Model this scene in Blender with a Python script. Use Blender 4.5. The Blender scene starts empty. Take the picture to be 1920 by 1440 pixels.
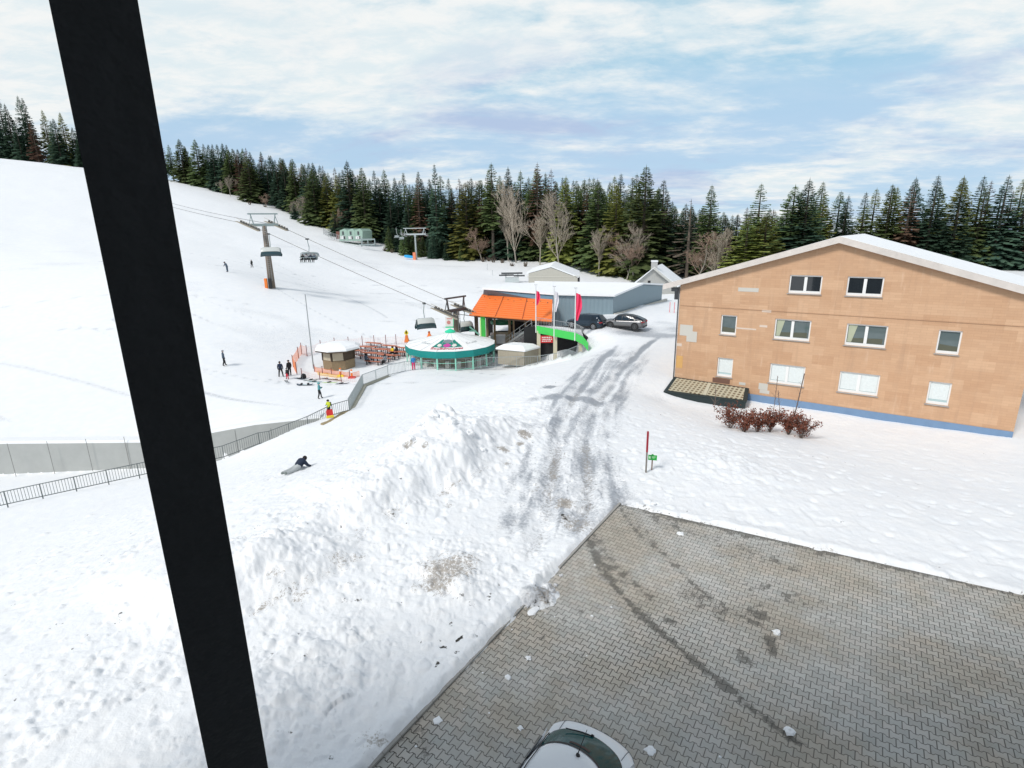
import bpy, bmesh, math, random
import numpy as np
from mathutils import Vector, Matrix

# ------------------------------------------------------------------ camera, world, sun
S = bpy.context.scene
C = S.collection
FPX, PITCH, ROLL, CAMH = 1030.0, math.radians(15.27), math.radians(0.94), 10.0
_f = np.array([0, math.cos(PITCH), -math.sin(PITCH)]); _u0 = np.array([0, math.sin(PITCH), math.cos(PITCH)]); _r0 = np.array([1.0, 0, 0])
_r = math.cos(ROLL) * _r0 - math.sin(ROLL) * _u0
_u = math.cos(ROLL) * _u0 + math.sin(ROLL) * _r0
CAM = np.array([0, 0, CAMH])
cam = bpy.data.cameras.new('camera'); co = bpy.data.objects.new('camera', cam); C.objects.link(co)
cam.sensor_fit = 'HORIZONTAL'; cam.sensor_width = 36.0; cam.lens = 36.0 * FPX / 1920.0
cam.clip_start = 0.05; cam.clip_end = 6000
co.matrix_world = Matrix(((_r[0], _u[0], -_f[0], 0), (_r[1], _u[1], -_f[1], 0), (_r[2], _u[2], -_f[2], CAMH), (0, 0, 0, 1)))
S.camera = co
S.view_settings.view_transform = 'Standard'; S.view_settings.look = 'None'
S.view_settings.gamma = 1.0; S.view_settings.exposure = 0.12
S.render.engine = 'CYCLES'

SUN_EL, SUN_AZ = math.radians(46), math.radians(226)      # azimuth clockwise from +Y
sd = Vector((math.sin(SUN_AZ) * math.cos(SUN_EL), math.cos(SUN_AZ) * math.cos(SUN_EL), math.sin(SUN_EL)))
sl = bpy.data.lights.new('sun', 'SUN'); sl.energy = 2.4; sl.angle = math.radians(12); sl.color = (1.0, 0.955, 0.89)
so = bpy.data.objects.new('sun', sl); C.objects.link(so)
so.rotation_euler = (-sd).to_track_quat('-Z', 'Y').to_euler(); so.location = (30, -40, 60)

W = bpy.data.worlds.new('World'); S.world = W; W.use_nodes = True
def N(nt, typ, **kw):
    n = nt.nodes.new(typ)
    for k, v in kw.items():
        if k in ('i',):
            for a, b in v.items(): n.inputs[a].default_value = b
        else: setattr(n, k, v)
    return n
def M_(nt, op, a, b=None, clamp=False, c=None):
    n = nt.nodes.new('ShaderNodeMath'); n.operation = op; n.use_clamp = clamp
    for k, v in ((0, a), (1, b), (2, c)):
        if v is None: continue
        if isinstance(v, (int, float)): n.inputs[k].default_value = v
        else: nt.links.new(v, n.inputs[k])
    return n.outputs[0]
def MIX(nt, fac, a, b, mode='MIX'):
    n = nt.nodes.new('ShaderNodeMix'); n.data_type = 'RGBA'; n.blend_type = mode
    for k, v in ((0, fac), (6, a), (7, b)):
        if isinstance(v, (int, float)): n.inputs[k].default_value = v
        elif isinstance(v, tuple): n.inputs[k].default_value = v if len(v) == 4 else (*v, 1)
        else: nt.links.new(v, n.inputs[k])
    return n.outputs[2]
def SS(nt, x, lo, hi):
    n = nt.nodes.new('ShaderNodeMapRange'); n.interpolation_type = 'SMOOTHSTEP'
    nt.links.new(x, n.inputs[0]); n.inputs[1].default_value = lo; n.inputs[2].default_value = hi
    return n.outputs[0]
def NOISE(nt, vec, scale, detail=4, rough=0.55, dist=0.0):
    n = nt.nodes.new('ShaderNodeTexNoise'); n.inputs['Scale'].default_value = scale; n.inputs['Detail'].default_value = detail
    n.inputs['Roughness'].default_value = rough; n.inputs['Distortion'].default_value = dist
    if vec is not None: nt.links.new(vec, n.inputs['Vector'])
    return n.outputs['Fac']

nt = W.node_tree
bg = nt.nodes['Background']; bg.inputs[1].default_value = 0.1
sky = N(nt, 'ShaderNodeTexSky', sky_type='NISHITA', sun_disc=False, sun_elevation=SUN_EL, sun_rotation=SUN_AZ, altitude=1000)
sky.air_density = 1.0; sky.dust_density = 0.6; sky.ozone_density = 1.5
tc = N(nt, 'ShaderNodeTexCoord'); sep = N(nt, 'ShaderNodeSeparateXYZ'); nt.links.new(tc.outputs['Generated'], sep.inputs[0])
den = M_(nt, 'ADD', M_(nt, 'MAXIMUM', sep.outputs[2], 0.0), 0.15)
cx = M_(nt, 'DIVIDE', sep.outputs[0], den); cy = M_(nt, 'DIVIDE', sep.outputs[1], den)
cmb = N(nt, 'ShaderNodeCombineXYZ'); nt.links.new(cx, cmb.inputs[0]); nt.links.new(M_(nt, 'MULTIPLY', cy, 1.1), cmb.inputs[1])
mp = N(nt, 'ShaderNodeMapping'); mp.inputs['Rotation'].default_value = (0, 0, 0.42); mp.inputs['Scale'].default_value = (0.95, 1.25, 1); mp.inputs['Location'].default_value = (3.1, 5.7, 1.3)
nt.links.new(cmb.outputs[0], mp.inputs[0])
n1 = NOISE(nt, mp.outputs[0], 0.62, 9, 0.6, 0.35)
n2 = NOISE(nt, mp.outputs[0], 1.7, 8, 0.62, 0.2)
n3 = NOISE(nt, mp.outputs[0], 5.5, 7, 0.65, 0.3)
nsum = M_(nt, 'ADD', M_(nt, 'ADD', M_(nt, 'MULTIPLY', n1, 0.60), M_(nt, 'MULTIPLY', n2, 0.33)), M_(nt, 'MULTIPLY', n3, 0.08))
hi = M_(nt, 'SUBTRACT', M_(nt, 'MULTIPLY', SS(nt, sep.outputs[2], 0.16, 0.30), 0.07), M_(nt, 'MULTIPLY', SS(nt, sep.outputs[2], 0.36, 0.60), 0.10))   # cloud band, clearing towards the zenith
cov = M_(nt, 'ADD', nsum, hi)
cov = M_(nt, 'SUBTRACT', cov, M_(nt, 'MULTIPLY', SS(nt, sep.outputs[2], 0.20, 0.09), 0.02))
white = SS(nt, cov, 0.435, 0.585)
veil = M_(nt, 'MULTIPLY', SS(nt, n2, 0.3, 0.75), 0.5)
blue = MIX(nt, M_(nt, 'MULTIPLY', SS(nt, sep.outputs[2], 0.62, 0.36), 0.62), sky.outputs[0], (3.5, 6.8, 8.2))
veil = M_(nt, 'MULTIPLY', veil, SS(nt, sep.outputs[2], 0.62, 0.36))
base = MIX(nt, veil, blue, (6.2, 7.4, 8.3))
low = SS(nt, sep.outputs[2], 0.30, 0.14)
base = MIX(nt, M_(nt, 'MULTIPLY', low, 0.75), base, (4.6, 6.0, 7.8))       # bluish undersides of the cloud deck far off
lav = M_(nt, 'MULTIPLY', SS(nt, NOISE(nt, mp.outputs[0], 0.9, 6, 0.6, 0.5), 0.50, 0.68), SS(nt, sep.outputs[2], 0.36, 0.24))
base = MIX(nt, M_(nt, 'MULTIPLY', lav, 0.8), base, (4.3, 5.2, 7.1))
wc = MIX(nt, SS(nt, n3, 0.35, 0.65), (7.0, 7.85, 8.2), (8.4, 8.55, 8.5))
skyc = MIX(nt, M_(nt, 'MULTIPLY', white, M_(nt, 'SUBTRACT', 1.0, M_(nt, 'MULTIPLY', lav, 0.35))), base, wc)
nt.links.new(skyc, bg.inputs[0])

# ------------------------------------------------------------------ helpers
def ray(px, py): return (px - 960) / FPX * _r - (py - 720) / FPX * _u + _f
def gz(px, py, z):
    d = ray(px, py); return CAM + d * ((z - CAMH) / d[2])
def gy(px, py, Y):
    d = ray(px, py); return CAM + d * (Y / d[1])
def tag(o, label=None, cat=None, group=None, kind=None):
    if label: o['label'] = label
    if cat: o['category'] = cat
    if group: o['group'] = group
    if kind: o['kind'] = kind
    return o
def T(name, label, cat, loc=(0, 0, 0), rz=0.0, group=None):
    o = bpy.data.objects.new(name, None); C.objects.link(o)
    o.location = [float(v) for v in loc]; o.rotation_euler = (0, 0, rz); o.empty_display_size = 0.3
    return tag(o, label, cat, group)
class MB:
    def __init__(s): s.v = []; s.f = []; s.m = []
    def add(s, vs, fs, m=0):
        k = len(s.v); s.v += [tuple(map(float, p)) for p in vs]
        s.f += [tuple(i + k for i in f) for f in fs]; s.m += [m] * len(fs); return s
    def box(s, c, d, rz=0.0, m=0, mat=None):
        x, y, z = d[0] / 2, d[1] / 2, d[2] / 2
        vs = [Vector(p) for p in ((-x, -y, -z), (x, -y, -z), (x, y, -z), (-x, y, -z), (-x, -y, z), (x, -y, z), (x, y, z), (-x, y, z))]
        R = mat if mat is not None else Matrix.Rotation(rz, 3, 'Z')
        return s.add([R @ p + Vector(c) for p in vs], [(0, 3, 2, 1), (4, 5, 6, 7), (0, 1, 5, 4), (1, 2, 6, 5), (2, 3, 7, 6), (3, 0, 4, 7)], m)
    def bar(s, a, b, w, h, m=0):      # box section bar from a to b
        a, b = Vector(a), Vector(b); d = b - a; L = d.length
        if L < 1e-6: return s
        d.normalize(); up = Vector((0, 0, 1)) if abs(d.z) < 0.95 else Vector((0, 1, 0))
        r = d.cross(up).normalized(); u = r.cross(d)
        R = Matrix((r, d, u)).transposed()
        return s.box((a + b) / 2, (w, L, h), m=m, mat=R)
    def cyl(s, a, b, r0, r1=None, n=8, m=0, cap=True):
        r1 = r0 if r1 is None else r1
        a, b = Vector(a), Vector(b); d = (b - a).normalized(); up = Vector((0, 0, 1)) if abs(d.z) < 0.95 else Vector((1, 0, 0))
        x = d.cross(up).normalized(); y = d.cross(x)
        vs = []
        for p, r in ((a, r0), (b, r1)):
            vs += [p + x * (r * math.cos(t)) + y * (r * math.sin(t)) for t in [2 * math.pi * i / n for i in range(n)]]
        fs = [(i, (i + 1) % n, n + (i + 1) % n, n + i) for i in range(n)]
        if cap: fs += [tuple(range(n))[::-1], tuple(range(n, 2 * n))]
        return s.add(vs, fs, m)
    def tube(s, pts, r, n=6, m=0):
        for a, b in zip(pts, pts[1:]): s.cyl(a, b, r, r, n, m)
        return s
    def loft(s, rings, m=0, closed=True, caps=True):
        n = len(rings[0]); vs = [p for r in rings for p in r]; fs = []
        for i in range(len(rings) - 1):
            for j in range(n if closed else n - 1):
                a, b = i * n + j, i * n + (j + 1) % n
                fs.append((a, b, b + n, a + n))
        if caps and closed: fs += [tuple(range(n))[::-1], tuple(range((len(rings) - 1) * n, len(rings) * n))]
        return s.add(vs, fs, m)
    def prism(s, poly, off, m=0):      # poly of 3D points, extruded by vector off
        n = len(poly); off = Vector(off); vs = [Vector(p) for p in poly] + [Vector(p) + off for p in poly]
        return s.add(vs, [tuple(range(n))[::-1], tuple(range(n, 2 * n))] + [(i, (i + 1) % n, n + (i + 1) % n, n + i) for i in range(n)], m)
    def build(s, name, mats, parent=None, smooth=False, bevel=0.0, fixn=True, sub=0):
        me = bpy.data.meshes.new(name); me.from_pydata(s.v, [], s.f)
        mats = mats if isinstance(mats, (list, tuple)) else [mats]
        for m in mats: me.materials.append(m)
        if len(mats) > 1: me.polygons.foreach_set('material_index', s.m)
        if fixn:
            bm = bmesh.new(); bm.from_mesh(me); bmesh.ops.recalc_face_normals(bm, faces=bm.faces); bm.to_mesh(me); bm.free()
        if smooth: me.polygons.foreach_set('use_smooth', [True] * len(me.polygons))
        me.update()
        o = bpy.data.objects.new(name, me); C.objects.link(o)
        if parent is not None: o.parent = parent
        if bevel:
            b = o.modifiers.new('b', 'BEVEL'); b.width = bevel; b.segments = 2; b.limit_method = 'ANGLE'; b.angle_limit = math.radians(35)
        if sub:
            b = o.modifiers.new('s', 'SUBSURF'); b.levels = sub; b.render_levels = sub
        return o
def copy_tree(o, parent=None):
    c = o.copy(); C.objects.link(c)
    if parent is not None: c.parent = parent
    for ch in list(o.children): copy_tree(ch, c)
    return c

_mats = {}
def mat(name, col, rough=0.6, metal=0.0, var=0.12, scale=3.0, bump=0.0, bscale=40.0, spec=0.4, objvar=0.0, emit=0.0):
    if name in _mats: return _mats[name]
    m = bpy.data.materials.new(name); m.use_nodes = True; t = m.node_tree; b = t.nodes['Principled BSDF']
    b.inputs['Roughness'].default_value = rough; b.inputs['Metallic'].default_value = metal
    b.inputs['Specular IOR Level'].default_value = spec
    tcn = N(t, 'ShaderNodeTexCoord')
    f = NOISE(t, tcn.outputs['Object'], scale, 5, 0.6)
    f = M_(t, 'ADD', M_(t, 'MULTIPLY', f, 2 * var), 1 - var)
    if objvar:
        oi = N(t, 'ShaderNodeObjectInfo'); f = M_(t, 'MULTIPLY', f, M_(t, 'ADD', M_(t, 'MULTIPLY', oi.outputs['Random'], 2 * objvar), 1 - objvar))
    vv = N(t, 'ShaderNodeCombineXYZ')
    for k in range(3): t.links.new(f, vv.inputs[k])
    c = MIX(t, 1.0, (*col, 1), vv.outputs[0], 'MULTIPLY')
    t.links.new(c, b.inputs['Base Color'])
    if bump:
        bn = N(t, 'ShaderNodeBump'); bn.inputs['Strength'].default_value = bump; bn.inputs['Distance'].default_value = 0.02
        t.links.new(NOISE(t, tcn.outputs['Object'], bscale, 3), bn.inputs['Height']); t.links.new(bn.outputs[0], b.inputs['Normal'])
    _mats[name] = m
    return m
def glass(name, col=(0.02, 0.03, 0.035), rough=0.03):
    if name in _mats: return _mats[name]
    m = mat(name, col, rough, 0, 0.05, 2, spec=0.8); return m

# ------------------------------------------------------------------ numpy noise + terrain
def _h(ix, iy, sd):
    h = (ix.astype(np.int64) * 374761393 + iy.astype(np.int64) * 668265263 + sd * 974634777) & 0xffffffff
    h = ((h ^ (h >> 13)) * 1274126177) & 0xffffffff
    return ((h ^ (h >> 16)) & 0xffff) / 65535.0
def vnoise(x, y, sd=0):
    ix, iy = np.floor(x), np.floor(y); fx, fy = x - ix, y - iy
    fx = fx * fx * fx * (fx * (fx * 6 - 15) + 10); fy = fy * fy * fy * (fy * (fy * 6 - 15) + 10)
    a, b, c, d = _h(ix, iy, sd), _h(ix + 1, iy, sd), _h(ix, iy + 1, sd), _h(ix + 1, iy + 1, sd)
    return (a + (b - a) * fx + (c - a) * fy + (a - b - c + d) * fx * fy) * 2 - 1
def fbm(x, y, scale, octv=4, sd=0, gain=0.5):
    v = 0; a = 1.0; f = 1.0 / scale; t = 0
    for k in range(octv):
        v = v + a * vnoise(x * f + 17.3 * k, y * f - 9.1 * k, sd + k); t += a; a *= gain; f *= 2.03
    return v / t
def sstep(a, b, x):
    t = np.clip((x - a) / (b - a), 0, 1); return t * t * (3 - 2 * t)
def pdist(x, y, poly):
    best = np.full(np.shape(x), 1e9); sgn = np.zeros(np.shape(x)); par = np.zeros(np.shape(x))
    for k in range(len(poly) - 1):
        ax, ay = poly[k][:2]; bx, by = poly[k + 1][:2]; dx, dy = bx - ax, by - ay; L2 = dx * dx + dy * dy
        t = np.clip(((x - ax) * dx + (y - ay) * dy) / L2, 0, 1)
        d = np.hypot(x - ax - t * dx, y - ay - t * dy); c = dx * (y - ay) - dy * (x - ax)
        w = d < best
        best = np.where(w, d, best); sgn = np.where(w, np.sign(c), sgn); par = np.where(w, k + t, par)
    return best, sgn, par

_P = []
def cp(x, y, z): _P.append((x, y, z))
def cpz(px, py, z): q = gz(px, py, z); _P.append((q[0], q[1], z))
def cpy(px, py, Y): q = gy(px, py, Y); _P.append(tuple(q))
for q in [(0, 0, 0), (-10, 0, .1), (12, 0, 0), (25, 5, 0), (0, -60, 0), (-80, -60, -4), (80, -60, 0), (-2.8, 8.4, .05), (4.1, 19, 0), (9.4, 16, 0), (15, 12, 0), (0, 13, .1), (-5, 8, .1),
          (-22.5, 39.8, -6.6), (-11.15, 26.15, -1.6), (-15, 16, -1.4), (-30, 22, -6), (-45, 25, -8), (-60, 0, -10), (-20, 30, -4.6), (-13, 36, -3.6),
          (12.4, 43, -.9), (20, 36, -1.9), (20, 32.5, -1.9), (28, 27, -1.7), (36, 20, -1), (25, 60, -.5), (40, 50, -1.2), (60, 40, -2),
          (-3, 50, -3.5), (2, 50, -2.1), (-4, 43, -2.0), (2.5, 60.5, -4.6), (7, 57.5, -2.7), (9.6, 54, -1.0), (9.9, 59, -.7), (-8, 42, -2.9),
          (-7, 62, -5.1), (-13.7, 59, -5.0), (-25.8, 59.5, -5.0), (-18.5, 50.6, -5.1), (-35, 50, -5.2), (-22, 46, -5.2), (-50, 45, -5.2), (-14.1, 45.2, -4.7), (-25, 66, -4.6), (-7, 72, -4.6), (-18, 72, -4.3), (3, 68, -4.6),
          (12.7, 67, 0.1), (18, 76, .2), (9, 66.5, -.2),
          (55, 120, -.8), (90, 100, 0), (-180, 240, 38), (-130, 170, 21), (-100, 100, 8), (-90, 60, -1.5), (-250, 300, 50),
          (-60, 300, 17), (0, 260, 7), (60, 240, 2), (150, 200, 1), (0, 600, 0), (-400, 600, 50), (400, 500, -10), (-700, 200, 55), (600, 0, 0), (0, -600, -10), (-2, 190, 6.0), (20, 175, 4)]: cp(*q)
for q in [(1040, 950, 0), (1060, 800, -.1), (1060, 745, -.15), (1120, 690, -.6), (1170, 622, -.7), (1095, 618, -.7), (1230, 610, -.6), (1250, 580, -.25), (1200, 700, -.6), (1211, 886, .02), (1450, 900, -.2),
          (1350, 800, -1.2), (1430, 810, -1.4), (1245, 747, -1.7), (1400, 770, -2.0), (1150, 780, -.3), (900, 740, -1.3), (1000, 720, -.5), (960, 900, .1), (830, 1000, .15), (1240, 760, -1.2)]: cpz(*q)
for q in [(427, 510, 92), (472, 502, 112), (503, 537, 88), (421, 686, 60), (600, 600, 78), (600, 540, 105), (800, 540, 112), (420, 430, 165), (640, 460, 168), (560, 440, 180), (420, 362, 260), (520, 392, 235), (640, 446, 188),
          (750, 475, 172), (900, 488, 160), (1000, 497, 150), (1100, 510, 140), (1200, 525, 130)]: cpy(*q)
_P = np.array(_P)
def _U(r2): return np.where(r2 > 0, 0.5 * r2 * np.log(np.maximum(r2, 1e-12)), 0)
_n = len(_P); _sc = 50.0; _Q = _P[:, :2] / _sc
_K = _U(((_Q[:, None] - _Q[None]) ** 2).sum(-1)) + np.eye(_n) * 2e-4
_A = np.zeros((_n + 3, _n + 3)); _A[:_n, :_n] = _K; _A[:_n, _n] = 1; _A[:_n, _n + 1:] = _Q; _A[_n, :_n] = 1; _A[_n + 1:, :_n] = _Q.T
_w = np.linalg.solve(_A, np.concatenate([_P[:, 2], [0, 0, 0]]))
def tps(x, y):
    x = np.asarray(x, float).ravel() / _sc; y = np.asarray(y, float).ravel() / _sc; out = np.empty(len(x))
    for i in range(0, len(x), 40000):
        a, b = x[i:i + 40000, None], y[i:i + 40000, None]
        out[i:i + 40000] = (_U((a - _Q[:, 0]) ** 2 + (b - _Q[:, 1]) ** 2) @ _w[:_n]) + _w[_n] + a[:, 0] * _w[_n + 1] + b[:, 0] * _w[_n + 2]
    return out

KD = Vector((0.546, 0.838)); FD = Vector((0.872, -0.489))          # kerb direction, far-edge direction of the paving
PC = (4.09, 18.99)
WALL = [(-70, 40.5), (-24.2, 44.2), (-16.6, 45.2)]                    # retaining wall below the ski area
FEN = [(-70, 20), (-40, 30.5), (-22.5, 39.8), (-19.2, 41.6), (-17.2, 43.6), (-14.1, 45.5)]  # foot of the bank
FOOT = [tuple(gz(px, py, .25)[:2]) for px, py in ((330, 1225), (459, 1147), (575, 1092), (689, 1034), (676, 992), (730, 968), (800, 938), (880, 905), (930, 870), (960, 835), (1000, 795), (1010, 765))]
FOOTH = [.7, 1.0, 1.2, .9, .7, 1.15, 1.2, 1.3, 1.5, 1.3, .8, .3]
RUTL = [tuple(gz(px, py, -.1)[:2]) for px, py in ((985, 1080), (1015, 1000), (1035, 900), (1050, 820), (1072, 750), (1105, 700), (1130, 660), (1165, 628))]
RUTR = [tuple(gz(px, py, -.1)[:2]) for px, py in ((1075, 1010), (1102, 950), (1102, 880), (1098, 820), (1120, 750), (1160, 690), (1205, 645), (1250, 615))]
MOUNDS = [(830, 775, 1.4, .75, 1.5), (790, 790, 1.4, .45, 1.7), (880, 800, 1.2, .5, 2.0), (760, 830, 1.0, .35, 1.8), (940, 795, .8, .35, 1.8), (985, 805, .5, .45, 1.3), (840, 850, 1.0, .35, 1.8), (700, 900, .9, .3, 1.9), (540, 1010, .8, .25, 1.6),
          (850, 1080, .2, .28, 1.1), (500, 1300, .2, .3, .9), (600, 1240, .1, .18, .8), (1008, 1122, .05, .10, .50), (1035, 1098, .05, .07, .4), (1060, 930, 0, .18, .5), (470, 1050, .6, .3, .8), (1360, 870, -.3, .15, 2.0)]
MOUNDS = [(*gz(a, b, z)[:2], h, r) for a, b, z, h, r in MOUNDS]
def clods(x, y, cell, prob, hmax, sd):     # loose round lumps of ploughed snow
    ix, iy = np.floor(x / cell), np.floor(y / cell); out = np.zeros(np.shape(x))
    for dx in (-1, 0, 1):
        for dy in (-1, 0, 1):
            cx_, cy_ = ix + dx, iy + dy; px_ = (cx_ + .15 + .7 * _h(cx_, cy_, sd)) * cell; py_ = (cy_ + .15 + .7 * _h(cx_, cy_, sd + 1)) * cell
            s_ = _h(cx_, cy_, sd + 2); rr = cell * (.22 + .36 * s_ * s_); q = 1 - ((x - px_) ** 2 + (y - py_) ** 2) / (rr * rr)
            out = np.maximum(out, (_h(cx_, cy_, sd + 3) < prob) * np.sqrt(np.clip(q, 0, 1)) * hmax * (.35 + .65 * s_))
    return out
def pavemask(x, y):   # signed distance inside the paving (positive inside)
    d1 = (x - PC[0]) * KD.y - (y - PC[1]) * KD.x             # right of the kerb line
    d2 = (x - PC[0]) * FD.y - (y - PC[1]) * FD.x             # near side of the far edge
    return np.minimum(d1, d2)
def pile_w(x, y):
    d, s, p = pdist(x, y, FOOT); d = d * s
    return d, p
def ground(x, y):
    sh = np.shape(x); x = np.asarray(x, float).ravel(); y = np.asarray(y, float).ravel()
    z = tps(x, y); r = np.hypot(x, y)
    near = sstep(75, 40, r)
    # big soft undulation
    z += 0.10 * fbm(x, y, 6, 3, 3) * sstep(3, 12, r) + sstep(60, 140, r) * 0.5 * fbm(x, y, 22, 3, 5)
    # ploughed pile: cut face along FOOT, fading downhill behind it
    d, p = pile_w(x, y); H = np.interp(p, range(len(FOOTH)), FOOTH)
    dw = d + 0.35 * fbm(x, y, 1.3, 3, 21)
    pile = .68 * H * sstep(-.1, 1.9, dw) * sstep(10.5, 2.0, dw)
    pile = pile * sstep(0, .8, p) * sstep(11, 10, p)
    z += pile
    for mx, my, h, rr in MOUNDS:
        q = ((x - mx) ** 2 + (y - my) ** 2) / (rr * rr); w = q < 9
        if w.any():
            z[w] += .75 * h * np.exp(-q[w]) * (1 + .45 * fbm(x[w], y[w], .8, 3, 31))
    # lumpiness
    pm = pavemask(x, y)
    dp = np.minimum.reduce([np.hypot(x - a, y - b) / (rr + 1.2) for a, b, h, rr in MOUNDS])
    lump = np.clip(1.25 - dp, 0, 1); lump = np.maximum(lump, sstep(-.5, .6, d) * sstep(6, 2, d) * .55) * sstep(0, .5, near)
    z += lump * (0.11 * fbm(x, y, 0.9, 5, 41) + 0.15 * np.abs(fbm(x, y, .55, 4, 43)) + .05 * np.round(2.2 * fbm(x, y, .7, 3, 45)) / 2.2)
    left = (pm < 0) * sstep(62, 30, r)
    z += left * (0.022 * fbm(x, y, .7, 4, 51) + 0.016 * fbm(x, y, .17, 3, 53) + .03 * np.clip(fbm(x, y, .30, 3, 55) - .15, 0, 1)) * sstep(2, 6, r)
    nearm = r < 48
    if nearm.any():
        xx, yy = x[nearm], y[nearm]; lm = lump[nearm]; lf = (pm[nearm] < -.05) * (xx < 7) * sstep(46, 30, r[nearm])
        pr_ = np.clip(.10 + .75 * lm + .25 * sstep(-.2, .5, fbm(xx, yy, 3.0, 3, 58)), 0, .85) * lf
        z[nearm] += clods(xx, yy, .40, pr_ * .40, .085, 201) + clods(xx + .1 * vnoise(xx * 5, yy * 5, 3), yy, .19, pr_ * .8, .042, 211) + .6 * clods(xx, yy, .95, lm * lf * .35, .20, 221)
    # trodden holes and prints
    foot = np.clip(vnoise(x * 2.6, y * 2.6, 61) - .45, 0, 1) * sstep(-2, 0, -pm) * sstep(45, 25, r)
    z -= .13 * foot
    # wheel ruts
    for rut in (RUTL, RUTR):
        dd, _, pp = pdist(x, y, rut); w = sstep(0, .6, pp) * sstep(6.9, 6.2, pp)
        z -= w * (.10 * np.exp(-(dd / .33) ** 2) - .05 * np.exp(-((dd - .62) / .2) ** 2)) * (.75 + .5 * fbm(x, y, .8, 2, 71))
    # sunken path between the bank and the retaining wall
    dwl, sw, _ = pdist(x, y, WALL); dfl, sf, _ = pdist(x, y, FEN)
    inside = (x < -16.6) * sstep(.10, -.12, dwl * sw) * sstep(.25, 1.0, dfl * sf)
    z = z * (1 - inside) + np.minimum(z, -8.6) * inside
    dfr = (x - 2.9) * -(58.2 - 61.2) + (y - 61.2) * (7.0 - 2.9); dfr = dfr / math.hypot(4.1, 3.0)
    hol = sstep(1.0, 1.9, x) * sstep(8.4, 7.8, x) * sstep(.15, .6, dfr) * sstep(66.0, 65.4, y)
    z = z * (1 - hol) + np.minimum(z, -4.9) * hol
    # paving area: drop under the slab, with a ragged ridge of snow along the edge
    e = pm + (.24 * fbm(x, y, 1.1, 4, 81) + .13 * fbm(x, y, .28, 3, 83)) * ((x - PC[0]) * KD.y - (y - PC[1]) * KD.x > .6)
    z += .10 * sstep(-.9, -.15, e) * (1 + .5 * fbm(x, y, .45, 2, 85)) * sstep(.3, .1, e)
    k = sstep(-.27, .10, e + .05 * fbm(x, y, .5, 2, 87))
    hp_ = gz(1012, 1118, 0); k = k * (1 - .93 * np.exp(-(((x - hp_[0]) ** 2 + (y - hp_[1]) ** 2) / .30) ** 2) * (.7 + .6 * fbm(x, y, .25, 2, 89)))
    z = z * (1 - k) + (-.06) * k
    return z.reshape(sh)
def gr(x, y): return float(ground(np.array([x]), np.array([y]))[0])
def onray(px, py, lo=6.0, hi=420.0):      # where the pixel ray first meets the snow
    d = ray(px, py); ts = np.geomspace(lo, hi, 900); p = CAM + ts[:, None] * d
    g = ground(p[:, 0], p[:, 1]); k = np.argmax(p[:, 2] < g)
    t0, t1 = ts[max(k - 1, 0)], ts[k]
    tt = np.linspace(t0, t1, 40); p = CAM + tt[:, None] * d; g = ground(p[:, 0], p[:, 1]); k = np.argmax(p[:, 2] <= g)
    return Vector(p[k])

# ------------------------------------------------------------------ snow ground
def set_mask(me, name, arr):
    at = me.color_attributes.new(name, 'FLOAT_COLOR', 'POINT')
    a = np.ones((len(me.vertices), 4), np.float32); a[:, :arr.shape[1]] = arr; at.data.foreach_set('color', a.ravel())
def fast_mesh(name, co_, quads, m, smooth=True):
    me = bpy.data.meshes.new(name); nq = len(quads)
    me.vertices.add(len(co_)); me.vertices.foreach_set('co', co_.astype(np.float32).ravel())
    me.loops.add(nq * 4); me.loops.foreach_set('vertex_index', quads.astype(np.int32).ravel())
    me.polygons.add(nq); me.polygons.foreach_set('loop_start', np.arange(0, nq * 4, 4, dtype=np.int32))
    me.polygons.foreach_set('use_smooth', np.full(nq, smooth)); me.materials.append(m)
    me.update(calc_edges=True); me.validate(); return me

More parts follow.
